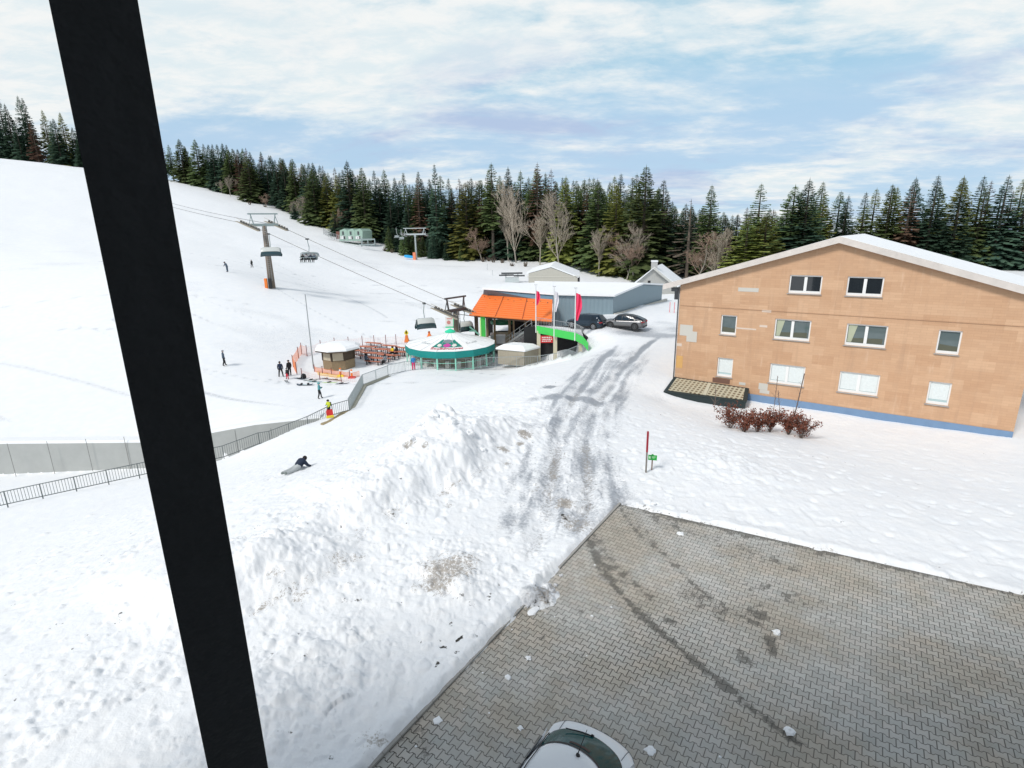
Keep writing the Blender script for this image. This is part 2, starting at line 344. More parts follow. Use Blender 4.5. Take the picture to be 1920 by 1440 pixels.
def snow_mat():
    m = bpy.data.materials.new('snow'); m.use_nodes = True; t = m.node_tree; b = t.nodes['Principled BSDF']
    g = N(t, 'ShaderNodeNewGeometry'); at = N(t, 'ShaderNodeAttribute', attribute_name='Mask'); sp = N(t, 'ShaderNodeSeparateColor'); t.links.new(at.outputs['Color'], sp.inputs[0])
    P = g.outputs['Position']
    nf = NOISE(t, P, 9.0, 6, .65); nb = NOISE(t, P, 1.3, 5, .6); nc = NOISE(t, P, 26, 3, .6)
    col = MIX(t, SS(t, nb, .35, .7), (.83, .85, .875, 1), (.87, .88, .89, 1))
    # wet slush / bare wet ground: breaks up with noise
    gm = SS(t, M_(t, 'ADD', M_(t, 'MULTIPLY', sp.outputs[1], 1.25), M_(t, 'MULTIPLY', M_(t, 'SUBTRACT', nf, .5), 1.1)), .22, .95)
    col = MIX(t, gm, col, MIX(t, nb, (.27, .30, .345, 1), (.40, .42, .45, 1)))
    rm = SS(t, M_(t, 'ADD', M_(t, 'ADD', M_(t, 'MULTIPLY', sp.outputs[0], 1.05), M_(t, 'MULTIPLY', M_(t, 'SUBTRACT', nf, .5), 2.0)), M_(t, 'MULTIPLY', M_(t, 'SUBTRACT', nc, .5), 1.6)), .42, 1.05)
    col = MIX(t, M_(t, 'MULTIPLY', rm, .85), col, MIX(t, nc, (.19, .155, .12, 1), (.42, .38, .33, 1)))
    bm_ = SS(t, M_(t, 'ADD', sp.outputs[2], M_(t, 'MULTIPLY', M_(t, 'SUBTRACT', nf, .5), 2.6)), .55, .85)
    col = MIX(t, bm_, col, (.035, .032, .026, 1))
    t.links.new(col, b.inputs['Base Color']); b.inputs['Roughness'].default_value = .55; b.inputs['Specular IOR Level'].default_value = .25
    bp = N(t, 'ShaderNodeBump'); bp.inputs['Strength'].default_value = .55; bp.inputs['Distance'].default_value = .05
    hsum = M_(t, 'ADD', M_(t, 'MULTIPLY', nf, .8), M_(t, 'MULTIPLY', nc, .3)); t.links.new(hsum, bp.inputs['Height']); t.links.new(bp.outputs[0], b.inputs['Normal'])
    return m
SNOW_G = snow_mat()
ang = np.concatenate([np.arange(-180, -52, 4.0), np.arange(-52, 52.01, .13), np.arange(56, 180, 4.0)]) * math.pi / 180
rad = np.concatenate([np.geomspace(1.0, 6, 50, endpoint=False), np.geomspace(6, 48, 560, endpoint=False), np.geomspace(48, 1800, 330)])
AA, RR = np.meshgrid(ang, rad); X = RR * np.sin(AA); Y = RR * np.cos(AA); Z = ground(X, Y)
na, nr = len(ang), len(rad)
ii = np.arange(nr - 1)[:, None] * na + np.arange(na)[None]; jj = np.arange(nr - 1)[:, None] * na + (np.arange(na)[None] + 1) % na
quads = np.stack([ii, ii + na, jj + na, jj], -1).reshape(-1, 4)[:, ::-1]
co_ = np.stack([X, Y, Z], -1).reshape(-1, 3)
gme = fast_mesh('snow_ground', co_, quads, SNOW_G)
x, y = co_[:, 0], co_[:, 1]; r = np.hypot(x, y)
mk = np.zeros((len(x), 3))
def spots(lst, ch):
    for px, py, rad_, st in lst:
        q = gz(px, py, .2 if py > 760 else -.4); d = np.hypot(x - q[0], y - q[1]) / rad_
        mk[:, ch] = np.maximum(mk[:, ch], st * sstep(1.25, .1, d + .45 * fbm(x, y, rad_ * .6, 3, 91)))
spots([(845, 1075, 1.25, .85), (815, 1095, .7, .9), (880, 1050, .6, .7), (770, 872, .55, .9), (800, 880, .35, .8), (985, 822, .55, 1.0), (975, 835, .4, 1.0), (945, 850, .45, .95), (950, 870, .4, .7), (1062, 937, .55, 1.0), (1030, 912, .4, .6), (1085, 975, .9, .7), (1060, 965, .4, .8),
       (735, 962, .5, .6), (640, 1050, .6, .55), (560, 1110, .5, .55), (520, 1090, .35, .6), (840, 945, .3, .7), (1010, 905, .4, .5), (730, 1420, .45, .8), (700, 1380, .4, .7), (1015, 1115, .5, .75), (1040, 1090, .4, .8), (760, 1390, .3, .8), (1000, 915, .3, .6)], 0)
spots([(1012, 1116, .55, .75), (1040, 1095, .4, .6), (1030, 727, .75, 1.0), (1045, 750, 1.2, .75), (1075, 752, 1.1, 1.0), (1110, 757, 1.2, .8), (1140, 760, .8, .4), (1000, 752, .9, .45), (1045, 775, .5, .8), (1150, 690, 2.2, .35), (1130, 610, 5, .5), (1200, 620, 5, .6), (1240, 625, 4, .6), (1265, 612, 5, .5), (1095, 625, 3, .4), (1090, 960, 1.4, .5), (1040, 960, .9, .4), (1230, 720, 2.0, .3)], 1)
spots([(864, 1192, .13, 1.0), (858, 1198, .12, .9), (830, 1207, .12, .95), (857, 1221, .11, .9), (822, 1240, .1, 1.), (818, 1244, .08, .9), (894, 1193, .08, .8), (1140, 824, .14, 1), (1150, 850, .12, 1), (1055, 960, .15, .8), (1060, 965, .15, .8), (770, 878, .13, .95), (1022, 722, .18, 1), (735, 962, .08, .9), (640, 985, .07, .8), (578, 995, .06, .7)], 2)
for rut in (RUTL, RUTR):
    dd, _, pp = pdist(x, y, rut); w = sstep(0, .5, pp) * sstep(6.98, 6.5, pp); nz = fbm(x, y, 2.2, 3, 95)
    g = w * np.exp(-(dd / .38) ** 2); far = np.clip((pp - 4.2) / 1.0, 0, 1)
    mk[:, 1] = np.maximum(mk[:, 1], g * (.42 + .55 * far) * (1 + .7 * nz)); mk[:, 0] = np.maximum(mk[:, 0], g * .48 * (1 - far) * (1 + .8 * nz))
d1, _, p1_ = pdist(x, y, RUTL); d2, _, p2_ = pdist(x, y, RUTR)
roadw = sstep(2.6, 1.0, np.minimum(d1, d2)) * sstep(.2, 1, p1_) * sstep(6.9, 6.4, p1_)
dm = np.minimum(d1, d2); lat = np.where(d1 < d2, d1, d2 + 3.0); along = p1_ * 5.0
streak = fbm(lat * 3.0, along * .35, 1.0, 4, 98)
mk[:, 1] = np.maximum(mk[:, 1], roadw * (.40 + .42 * streak + .22 * fbm(x, y, 1.8, 4, 97)))
mk[:, 0] = np.maximum(mk[:, 0], roadw * sstep(4.6, 3.6, p1_) * (.16 + .3 * fbm(lat * 3.0 + 9, along * .4, 1.0, 4, 96)))
trk = np.zeros(len(x)); rk_ = random.Random(8)
for _k in range(40):
    ox, oy = rk_.uniform(-75, -5), rk_.uniform(52, 125); aa = rk_.uniform(-.9, .5); cv_ = rk_.uniform(-.02, .02); LL = rk_.uniform(14, 42)
    pts_ = []; hx, hy = ox, oy
    for _j in range(9): pts_.append((hx, hy)); hx += math.cos(aa) * LL / 8; hy += math.sin(aa) * LL / 8; aa += cv_ * LL / 8
    sel = (np.abs(x - ox) < LL + 3) & (np.abs(y - oy) < LL + 3)
    if sel.any():
        dd_, _, _ = pdist(x[sel], y[sel], pts_); trk[sel] = np.maximum(trk[sel], rk_.uniform(.28, .50) * np.exp(-(dd_ / rk_.uniform(.18, .5)) ** 2))
slope_m = (x < 4) * (y > 46) * sstep(44, 60, r) * sstep(230, 150, r)
mk[:, 1] = np.maximum(mk[:, 1], trk * slope_m); mk[:, 1] = np.maximum(mk[:, 1], slope_m * .30 * sstep(.1, .6, fbm(x + y * .4, y * 3.2, 20, 4, 93)))
dF, pF = pile_w(x, y)
mk[:, 0] = np.maximum(mk[:, 0], .5 * np.exp(-((dF - .12) / .22) ** 2) * (r < 32) * sstep(.8, 1.3, pF) * (1 + fbm(x, y, .8, 3, 99)) * sstep(8.5, 7, pF))
mk[:, 0] = np.maximum(mk[:, 0], .20 * sstep(.2, .5, dF) * sstep(1.2, .7, dF) * (r < 28))
sp_ = vnoise(x * 4.1, y * 4.1, 101); mk[:, 2] = np.maximum(mk[:, 2], .50 * (sp_ > .86) * (r < 40) * (r > 5) * (fbm(x, y, 2.5, 3, 102) > -.05))
pm_ = pavemask(x, y); mk[:, 0] = np.maximum(mk[:, 0], .55 * sstep(-.16, .0, pm_) * (.6 + .8 * fbm(x, y, .5, 3, 103)))
mk[:, 2] = np.maximum(mk[:, 2], .50 * sstep(-.10, -.01, pm_) * (vnoise(x * 5, y * 5, 107) > .1))
# piste: faint groomer and ski traces as shallow darker snow on the hill
mk = np.clip(mk, 0, 1); set_mask(gme, 'Mask', mk)
go = bpy.data.objects.new('snow_ground', gme); C.objects.link(go); tag(go, kind='structure')

# ------------------------------------------------------------------ paving
def pave_mat():
    m = bpy.data.materials.new('paving'); m.use_nodes = True; t = m.node_tree; b = t.nodes['Principled BSDF']
    uvn = N(t, 'ShaderNodeUVMap', uv_map='UV'); s = N(t, 'ShaderNodeSeparateXYZ'); t.links.new(uvn.outputs[0], s.inputs[0])
    U = s.outputs[0]; V = s.outputs[1]                      # u across the kerb, v along it (metres)
    L, Hh, A = .228, .188, .11
    vn = M_(t, 'DIVIDE', V, Hh); un = M_(t, 'DIVIDE', U, L)
    nb = M_(t, 'ROUND', vn)
    par = M_(t, 'SUBTRACT', 1.0, M_(t, 'MULTIPLY', M_(t, 'FLOORED_MODULO', nb, 2.0), 2.0))
    cw = M_(t, 'COSINE', M_(t, 'MULTIPLY', un, 2 * math.pi)); cw = M_(t, 'MAXIMUM', M_(t, 'MINIMUM', M_(t, 'MULTIPLY', cw, 2.2), 1.0), -1.0)
    d = M_(t, 'SUBTRACT', M_(t, 'SUBTRACT', vn, nb), M_(t, 'MULTIPLY', M_(t, 'MULTIPLY', par, cw), A))
    row = M_(t, 'SUBTRACT', nb, M_(t, 'LESS_THAN', d, 0.0))
    uo = M_(t, 'ADD', M_(t, 'ADD', un, M_(t, 'MULTIPLY', M_(t, 'FLOORED_MODULO', row, 2.0), .5)), .5)
    fr = M_(t, 'FRACT', uo); ci = M_(t, 'FLOOR', uo)
    jx = M_(t, 'MULTIPLY', M_(t, 'MINIMUM', fr, M_(t, 'SUBTRACT', 1.0, fr)), L); jy = M_(t, 'MULTIPLY', M_(t, 'ABSOLUTE', d), Hh)
    jd = M_(t, 'MINIMUM', jx, jy)
    joint = SS(t, jd, .0135, .004)
    cell = N(t, 'ShaderNodeCombineXYZ'); t.links.new(ci, cell.inputs[0]); t.links.new(row, cell.inputs[1])
    wn = N(t, 'ShaderNodeTexWhiteNoise', noise_dimensions='3D'); t.links.new(cell.outputs[0], wn.inputs[0])
    g = N(t, 'ShaderNodeNewGeometry'); P = g.outputs['Position']
    at = N(t, 'ShaderNodeAttribute', attribute_name='Mask'); sp = N(t, 'ShaderNodeSeparateColor'); t.links.new(at.outputs['Color'], sp.inputs[0])
    big = NOISE(t, P, .45, 5, .6); mid = NOISE(t, P, 3.6, 8, .72); fine = NOISE(t, P, 30, 4, .7)
    col = MIX(t, SS(t, big, .36, .64), (.40, .38, .335, 1), (.455, .468, .46, 1))
    hs = N(t, 'ShaderNodeHueSaturation'); hs.inputs['Value'].default_value = 1
    t.links.new(M_(t, 'ADD', M_(t, 'MULTIPLY', wn.outputs['Value'], .20), .90), hs.inputs['Value']); t.links.new(col, hs.inputs['Color']); col = hs.outputs[0]
    tint = MIX(t, M_(t, 'MULTIPLY', wn.outputs['Color'], 1.0), (.97, .96, .93, 1), (1.04, .97, .93, 1)); col = MIX(t, 1.0, col, tint, 'MULTIPLY')
    col = MIX(t, M_(t, 'MULTIPLY', SS(t, fine, .5, .8), .22), col, (.10, .10, .095, 1))
    wet = SS(t, M_(t, 'ADD', M_(t, 'ADD', sp.outputs[0], M_(t, 'MULTIPLY', M_(t, 'MULTIPLY', M_(t, 'SUBTRACT', wn.outputs['Value'], .5), .32), M_(t, 'MINIMUM', M_(t, 'MULTIPLY', sp.outputs[0], 4.0), 1.0))), M_(t, 'MULTIPLY', M_(t, 'SUBTRACT', mid, .5), 2.4)), .34, .74)
    col = MIX(t, M_(t, 'MULTIPLY', wet, .74), col, (.075, .07, .058, 1))
    col = MIX(t, M_(t, 'MULTIPLY', sp.outputs[2], SS(t, mid, .3, .6)), col, (.36, .36, .355, 1))
    jstr = M_(t, 'ADD', .58, M_(t, 'MULTIPLY', sp.outputs[1], .5), True)
    col = MIX(t, M_(t, 'MULTIPLY', joint, jstr), col, (.045, .043, .036, 1))
    t.links.new(col, b.inputs['Base Color'])
    t.links.new(M_(t, 'SUBTRACT', .82, M_(t, 'MULTIPLY', wet, .35)), b.inputs['Roughness']); b.inputs['Specular IOR Level'].default_value = .3
    bp = N(t, 'ShaderNodeBump'); bp.inputs['Strength'].default_value = .6; bp.inputs['Distance'].default_value = .012
    t.links.new(M_(t, 'ADD', SS(t, jd, .002, .014), M_(t, 'MULTIPLY', fine, .25)), bp.inputs['Height']); t.links.new(bp.outputs[0], b.inputs['Normal'])
    return m
nv = np.arange(-24, .001, .09); nu = np.arange(0, 24, .09)
UU, VV = np.meshgrid(nu, nv); kd = np.array([KD.x, KD.y]); pd = np.array([KD.y, -KD.x])
# the sheet is a parallelogram-ish patch: u across (to the right of the kerb), v back along the kerb from the far edge
fe = np.array([FD.x, FD.y]); sl_ = (fe @ kd) / (fe @ pd)
PX = PC[0] + UU * pd[0] + (VV + UU * sl_) * kd[0]; PY = PC[1] + UU * pd[1] + (VV + UU * sl_) * kd[1]
PZ = .012 * fbm(PX, PY, 3.5, 3, 111) + .0
ii = np.arange(len(nv) - 1)[:, None] * len(nu) + np.arange(len(nu) - 1)[None]
q = np.stack([ii, ii + 1, ii + 1 + len(nu), ii + len(nu)], -1).reshape(-1, 4)
pco = np.stack([PX, PY, PZ], -1).reshape(-1, 3)
pme = fast_mesh('paving', pco, q, pave_mat())
uvl = pme.uv_layers.new(name='UV'); li = np.empty(len(pme.loops), np.int32); pme.loops.foreach_get('vertex_index', li)
uvd = np.stack([UU.ravel(), (VV + UU * sl_).ravel()], -1)[li]; uvl.data.foreach_set('uv', uvd.astype(np.float32).ravel())
x, y = pco[:, 0], pco[:, 1]; mk = np.zeros((len(x), 3))
def pl0(pts): return [tuple(gz(a, b, 0)[:2]) for a, b in pts]
for pts, w, st in ((((1100, 1010), (1125, 1060), (1165, 1115), (1215, 1165), (1260, 1205), (1320, 1255), (1380, 1300), (1430, 1345), (1500, 1395)), .15, .85),
                   (((1112, 1005), (1160, 1070), (1220, 1120)), .2, .55), (((1165, 955), (1200, 1005), (1255, 1050), (1310, 1105), (1370, 1145), (1440, 1180), (1520, 1215)), .15, .58),
                   (((1180, 960), (1230, 1020), (1290, 1075)), .16, .4), (((1440, 1195), (1450, 1220)), .16, .8), (((1390, 1225), (1398, 1240)), .12, .8), (((1250, 1160), (1262, 1168)), .12, .8), (((1405, 1148), (1425, 1155)), .18, .9),
                   (((1290, 1110), (1350, 1150)), .4, .5), (((730, 1340), (800, 1400)), .35, .5), (((1230, 975), (1330, 1010)), .5, .42), (((1400, 1030), (1480, 1060)), .5, .5), (((1440, 1100), (1500, 1130)), .5, .45), (((1090, 1000), (1110, 1020)), .2, .9)):
    dd, _, _ = pdist(x, y, pl0(pts)); mk[:, 0] = np.maximum(mk[:, 0], st * np.exp(-(dd / (w * (1 + .8 * fbm(x, y, .9, 3, 119)))) ** 2))
far_ = (x - PC[0]) * FD.y - (y - PC[1]) * FD.x
mk[:, 0] = np.maximum(mk[:, 0], .85 * np.exp(-(far_ / (.38 * (1 + .8 * fbm(x, y, .8, 3, 118)))) ** 2)); kdist = (x - PC[0]) * KD.y - (y - PC[1]) * KD.x
mk[:, 0] = np.maximum(mk[:, 0], .40 * np.exp(-(kdist / .10) ** 2))
mk[:, 0] = np.maximum(mk[:, 0], .30 * sstep(.15, .5, fbm(x, y, 1.6, 4, 121)) * sstep(9, 13, y))
c_ = gz(1180, 1230, 0); mk[:, 1] = np.clip(1.0 * np.exp(-(((x - c_[0]) / 1.5) ** 2 + ((y - c_[1]) / 1.1) ** 2)) + .30 + .5 * fbm(x, y, 2.5, 3, 123), 0, 1)
c_ = gz(720, 1390, 0); mk[:, 1] = np.maximum(mk[:, 1], 1.0 * np.exp(-(((x - c_[0]) / 1.3) ** 2 + ((y - c_[1]) / 1.0) ** 2)))
for a, b_, w in (((1055, 1270), (1085, 1285), .07), ((1120, 1135), (1165, 1140), .09), ((1120, 1080), (1140, 1090), .06)):
    dd, _, _ = pdist(x, y, pl0((a, b_))); mk[:, 2] = np.maximum(mk[:, 2], .8 * np.exp(-(dd / w) ** 2))
set_mask(pme, 'Mask', np.clip(mk, 0, 1))
po = bpy.data.objects.new('paving', pme); C.objects.link(po); tag(po, kind='structure')
CONC = mat('concrete', (.33, .32, .30), .85, var=.22, scale=2.5, bump=.3)
k = MB(); a = Vector((PC[0], PC[1], 0)); kd3 = Vector((KD.x, KD.y, 0)); sd3 = Vector((-KD.y, KD.x, 0))
L0 = 0.0
while L0 < 20:
    if not (4.75 < L0 < 5.6):
        p = a - kd3 * (L0 + .245) + sd3 * .045; k.box((p.x, p.y, -.01 + .006 * random.Random(int(L0 * 8)).random()), (.08, .487, .12), rz=-math.atan2(KD.x, KD.y), m=0)
    L0 += .495
tag(k.build('paving_kerb', CONC, bevel=.008), kind='structure')

# ------------------------------------------------------------------ materials for things
WHITE = mat('white_paint', (.80, .80, .79), .5, var=.06); SNOWM = mat('settled_snow', (.86, .875, .89), .6, var=.05, scale=1.5, bump=.35, bscale=5, spec=.25)
GALV = mat('galvanised_steel', (.42, .44, .45), .45, .6, var=.15, scale=6); DKSTEEL = mat('dark_steel', (.11, .115, .12), .5, .4, var=.2)
BLACK = mat('black_plastic', (.018, .018, .02), .5, var=.2); RUBBER = mat('rubber', (.022, .022, .023), .85, var=.2)
WOOD = mat('weathered_wood', (.27, .20, .12), .8, var=.3, scale=5, bump=.3); WOODG = mat('grey_wood', (.36, .32, .25), .85, var=.25, scale=4, bump=.3); WOODD = mat('dark_wood', (.085, .06, .042), .8, var=.25, scale=4)
TEAL = mat('teal_canvas', (.005, .24, .22), .6, var=.1); MINT = mat('mint_paint', (.30, .66, .53), .5, var=.08); GREEN = mat('green_paint', (.055, .48, .075), .5, var=.1)
BLUEG = mat('blue_grey_cladding', (.165, .235, .285), .5, var=.08, scale=1.2); CANVAS = mat('white_canvas', (.87, .88, .88), .7, var=.05)
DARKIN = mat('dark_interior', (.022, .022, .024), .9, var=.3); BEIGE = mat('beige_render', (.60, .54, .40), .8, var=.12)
RED = mat('red_paint', (.55, .03, .03), .5, var=.12); ORANGE = mat('orange_paint', (.80, .20, .03), .5, var=.12); PINK = mat('pink_flag_cloth', (.85, .05, .14), .7, var=.12)
YELLOW = mat('yellow_plastic', (.85, .68, .05), .5, var=.1); TAN = mat('sunlit_tan', (.50, .44, .33), .8, var=.15)

def tile_mat():
    m = bpy.data.materials.new('facade_tiles'); m.use_nodes = True; t = m.node_tree; b = t.nodes['Principled BSDF']
    tc_ = N(t, 'ShaderNodeTexCoord'); s = N(t, 'ShaderNodeSeparateXYZ'); t.links.new(tc_.outputs['Object'], s.inputs[0])
    v = N(t, 'ShaderNodeCombineXYZ'); t.links.new(s.outputs[0], v.inputs[0]); t.links.new(s.outputs[2], v.inputs[1])
    br = N(t, 'ShaderNodeTexBrick'); t.links.new(v.outputs[0], br.inputs['Vector']); br.inputs['Scale'].default_value = 1; br.inputs['Brick Width'].default_value = .62; br.inputs['Row Height'].default_value = .155
    br.inputs['Mortar Size'].default_value = .006; br.inputs['Mortar Smooth'].default_value = .3; br.inputs['Bias'].default_value = 0
    br.inputs['Color1'].default_value = (.555, .34, .205, 1); br.inputs['Color2'].default_value = (.60, .372, .225, 1); br.inputs['Mortar'].default_value = (.50, .30, .175, 1)
    b2 = N(t, 'ShaderNodeTexBrick'); t.links.new(v.outputs[0], b2.inputs['Vector']); b2.inputs['Scale'].default_value = 1; b2.inputs['Brick Width'].default_value = 1.24; b2.inputs['Row Height'].default_value = .62; b2.inputs['Mortar Size'].default_value = 0
    b2.inputs['Color1'].default_value = (.91, .88, .86, 1); b2.inputs['Color2'].default_value = (1.04, 1.07, 1.10, 1)
    c = MIX(t, 1.0, br.outputs[0], b2.outputs[0], 'MULTIPLY')
    n_ = NOISE(t, tc_.outputs['Object'], .7, 6, .65); c = MIX(t, M_(t, 'MULTIPLY', SS(t, n_, .48, .75), .35), c, (.60, .40, .26, 1))
    n2_ = NOISE(t, tc_.outputs['Object'], 5, 5, .7); c = MIX(t, M_(t, 'MULTIPLY', SS(t, n2_, .62, .8), .4), c, (.62, .47, .36, 1))
    mpz = N(t, 'ShaderNodeMapping'); mpz.inputs['Scale'].default_value = (1.6, 1.6, .16); t.links.new(tc_.outputs['Object'], mpz.inputs[0])
    n3_ = NOISE(t, mpz.outputs[0], 1.0, 6, .7); c = MIX(t, M_(t, 'MULTIPLY', SS(t, n3_, .50, .74), .42), c, (.40, .25, .16, 1)); n4_ = NOISE(t, mpz.outputs[0], 2.3, 5, .7); c = MIX(t, M_(t, 'MULTIPLY', SS(t, n4_, .56, .76), .38), c, (.74, .56, .42, 1))
    t.links.new(c, b.inputs['Base Color']); b.inputs['Roughness'].default_value = .8
    bp = N(t, 'ShaderNodeBump'); bp.inputs['Strength'].default_value = .4; bp.inputs['Distance'].default_value = .01; t.links.new(br.outputs['Fac'], bp.inputs['Height']); bp.invert = True; t.links.new(bp.outputs[0], b.inputs['Normal'])
    return m
TILES = tile_mat()
def lattice_mat(name, a, bcol, sx, sy, mort):
    m = bpy.data.materials.new(name); m.use_nodes = True; t = m.node_tree; b = t.nodes['Principled BSDF']
    tc_ = N(t, 'ShaderNodeTexCoord'); br = N(t, 'ShaderNodeTexBrick'); br.offset = 0; t.links.new(tc_.outputs['Object'], br.inputs['Vector'])
    for k_, v_ in (('Scale', 1), ('Brick Width', sx), ('Row Height', sy), ('Mortar Size', mort), ('Mortar Smooth', .1), ('Color1', (*a, 1)), ('Color2', (a[0] * 1.5, a[1] * 1.3, a[2] * 1.2, 1)), ('Mortar', (*bcol, 1))): br.inputs[k_].default_value = v_
    t.links.new(br.outputs[0], b.inputs['Base Color']); b.inputs['Roughness'].default_value = .6
    return m
def vplane_hit(px, py, a, b):     # hit a vertical plane through plan points a, b
    d = ray(px, py); nx, ny = -(b[1] - a[1]), b[0] - a[0]
    t = (a[0] * nx + a[1] * ny) / (d[0] * nx + d[1] * ny); return Vector(CAM + d * t)

# ------------------------------------------------------------------ the hotel the picture is taken from
hotel = T('hotel_building', 'near black balcony post of the hotel, close to the viewer beside the snowy bank', 'building', (0, -.5, 0))
h = MB(); h.box((2, -.35, 8.6), (36, .3, 17.4)); h.build('wall', mat('grey_render', (.33, .35, .36), .85), hotel)  # wall and roof unseen behind the camera, height set for the shade they cast
h = MB(); h.box((2, -4.3, 17.45), (38, 8.8, .3)); h.build('roof', DKSTEEL, hotel)
pd_ = ray(503, 1440); pxy = Vector(CAM + pd_ * .62); pdn = Vector((pxy.x, pxy.y, 0)).normalized(); pq = Vector((pdn.y, -pdn.x, 0))
h = MB(); pw_ = .054; pc_ = Vector((pxy.x, pxy.y, 7.3)) - pq * (pw_ / 2) + Vector((0, .5, 0))
h.box(pc_, (pw_, .03, 14.6), rz=math.atan2(pq.y, pq.x)); h.build('balcony_post', mat('near_black_timber', (.010, .011, .013), .6, var=.5, scale=14, bump=.4), hotel)

# ------------------------------------------------------------------ tiled house on the right
HP = Vector((12.7155, 41.5068, 0)); HE = Vector((.8065, -.5912, 0)); HB = Vector((.5912, .8065, 0))
house = T('apartment_house', 'big house with orange brown tiled gable wall and snowy low pitched roof', 'house', HP, math.atan2(HE.y, HE.x))
def hl(p): q = Vector(p) - HP; return Vector((q.dot(HE), q.dot(HB), p[2]))
zr = lambda s: 6.22 + .302 * (s if s <= 10 else 20 - s)
ops = [(3.15, 4.25, -.45, .97), (6.76, 8.98, -.42, .97), (11.02, 13.24, -.42, .97), (15.75, 16.85, -.45, .97), (3.15, 4.25, 2.70, 4.12), (6.76, 8.98, 2.72, 4.12), (11.02, 13.24, 2.72, 4.12), (15.75, 16.85, 2.7, 4.12), (7.36, 9.3, 5.88, 7.08), (10.7, 12.64, 5.88, 7.08)]
w = MB(); sb = sorted({0, 10, 20} | {o[0] for o in ops} | {o[1] for o in ops}); zb = sorted({-3.0, 9.4} | {o[2] for o in ops} | {o[3] for o in ops})
for a, b_ in zip(sb, sb[1:]):
    for c, d in zip(zb, zb[1:]):
        if any(o[0] <= a and b_ <= o[1] and o[2] <= c and d <= o[3] for o in ops): continue
        poly = [(a, c), (b_, c), (b_, d), (a, d)]; out = []
        for k in range(4):
            p, q = poly[k], poly[(k + 1) % 4]; fp, fq = zr(p[0]) - p[1], zr(q[0]) - q[1]
            if fp >= 0: out.append(p)
            if fp * fq < 0: t = fp / (fp - fq); out.append((p[0] + t * (q[0] - p[0]), p[1] + t * (q[1] - p[1])))
        if len(out) > 2: w.add([(p[0], 0, p[1]) for p in out], [tuple(range(len(out)))])
for a, b_, c, d in ops:
    D = .20
    w.add([(a, 0, c), (a, D, c), (a, D, d), (a, 0, d), (b_, 0, c), (b_, D, c), (b_, D, d), (b_, 0, d)], [(0, 1, 2, 3), (5, 4, 7, 6), (0, 4, 5, 1), (3, 2, 6, 7)])
w.add([(0, 0, -3), (0, 16, -3), (0, 16, 6.2), (0, 0, 6.2), (20, 0, -3), (20, 16, -3), (20, 16, 6.2), (20, 0, 6.2)], [(0, 1, 2, 3), (5, 4, 7, 6), (1, 5, 6, 2)])
w.build('wall', TILES, house)
for sgn in (0, 1):
    def R_(s): return s if not sgn else 20 - s
    r_ = MB(); pr_ = [(R_(-1.15), -.38, zr(-1.15) + .02), (R_(10), -.38, zr(10) + .02), (R_(10), -.38, zr(10) + .20), (R_(-1.15), -.38, zr(-1.15) + .20)]
    ro = r_.prism(pr_, (0, 17, 0)).build('roof', mat('roof_board', (.16, .14, .13), .8), house)
    r_ = MB(); r_.prism([(R_(-1.18), -.43, zr(-1.15) - .10), (R_(10), -.43, zr(10) - .10), (R_(10), -.43, zr(10) + .30), (R_(-1.18), -.43, zr(-1.15) + .30)], (0, .045, 0))
    r_.build('bargeboard', mat('pale_bargeboard', (.62, .57, .53), .75, var=.22, scale=1.6), ro)
    r_ = MB(); r_.prism([(R_(-1.10), -.36, zr(-1.15) + .21), (R_(10), -.36, zr(10) + .21), (R_(10), -.36, zr(10) + .32), (R_(-1.05), -.36, zr(-1.15) + .30)], (0, 16.9, 0)); r_.build('roof_snow', SNOWM, ro, bevel=.05)
h = MB(); h.box((12.75, -.022, -2.2), (14.5, .04, 1.5)); h.build('plinth', mat('blue_plinth', (.17, .27, .42), .75, var=.15, scale=2), house)
h = MB(); h.tube([(-.06, -.06, 6.0), (-.06, -.06, -1.2)], .05); h.build('downpipe', DKSTEEL, house)
h = MB(); h.box((-.45, .3, 5.75), (.5, .5, .25)); h.box((-.5, .8, 5.3), (.3, .3, .7)); h.build('gutter_box', DKSTEEL, house)
h = MB(); h.box((10, -.012, 4.60), (19.8, .02, .03)); h.build('seam_strip', mat('seam', (.34, .2, .12), .8), house)
PATCH = lattice_mat('bare_backing', (.36, .36, .33), (.55, .53, .48), .3, .155, .03)
for a, b_, c, d in ((.18, 1.15, 2.35, 3.18), (.72, 1.50, 1.92, 2.72), (4.15, 5.5, 5.85, 6.12), (6.15, 6.75, -1.02, -.55), (6.25, 6.9, -1.28, -1.03), (4.8, 5.25, -.88, -.68)):
    h = MB(); h.box(((a + b_) / 2, -.006 - .002 * (a > .5), (c + d) / 2), (b_ - a, .012, d - c)); h.build('bare_patch', PATCH, house)
for a, b_, c, d, m_ in ((2.9, 4.15, -.95, -.6, mat('brown_board', (.17, .09, .065), .8)), (.05, .55, -.2, .75, mat('ochre_tile', (.62, .36, .13), .8)), (0, .4, 1.5, 1.72, mat('pale_patch', (.66, .55, .46), .85)), (4.2, 5.6, 3.2, 3.3, mat('pale_patch', ())), (5.8, 6.3, 3.45, 3.6, mat('pale_patch', ())), (5.85, 6.45, 4.5, 4.66, mat('pale_patch', ()))):
    h = MB(); h.box(((a + b_) / 2, -.007, (c + d) / 2), (b_ - a, .014, d - c)); h.build('odd_tile', m_, house)
mat('dim_yellow', (.10, .105, .075), .6)
PV = mat('pvc_frame', (.80, .80, .79), .4, var=.03)
pmats = {'dark': glass('dark_pane', (.012, .016, .02)), 'teal': glass('teal_pane', (.10, .135, .14)), 'net': glass('curtained_pane', (.42, .55, .56), .15)}
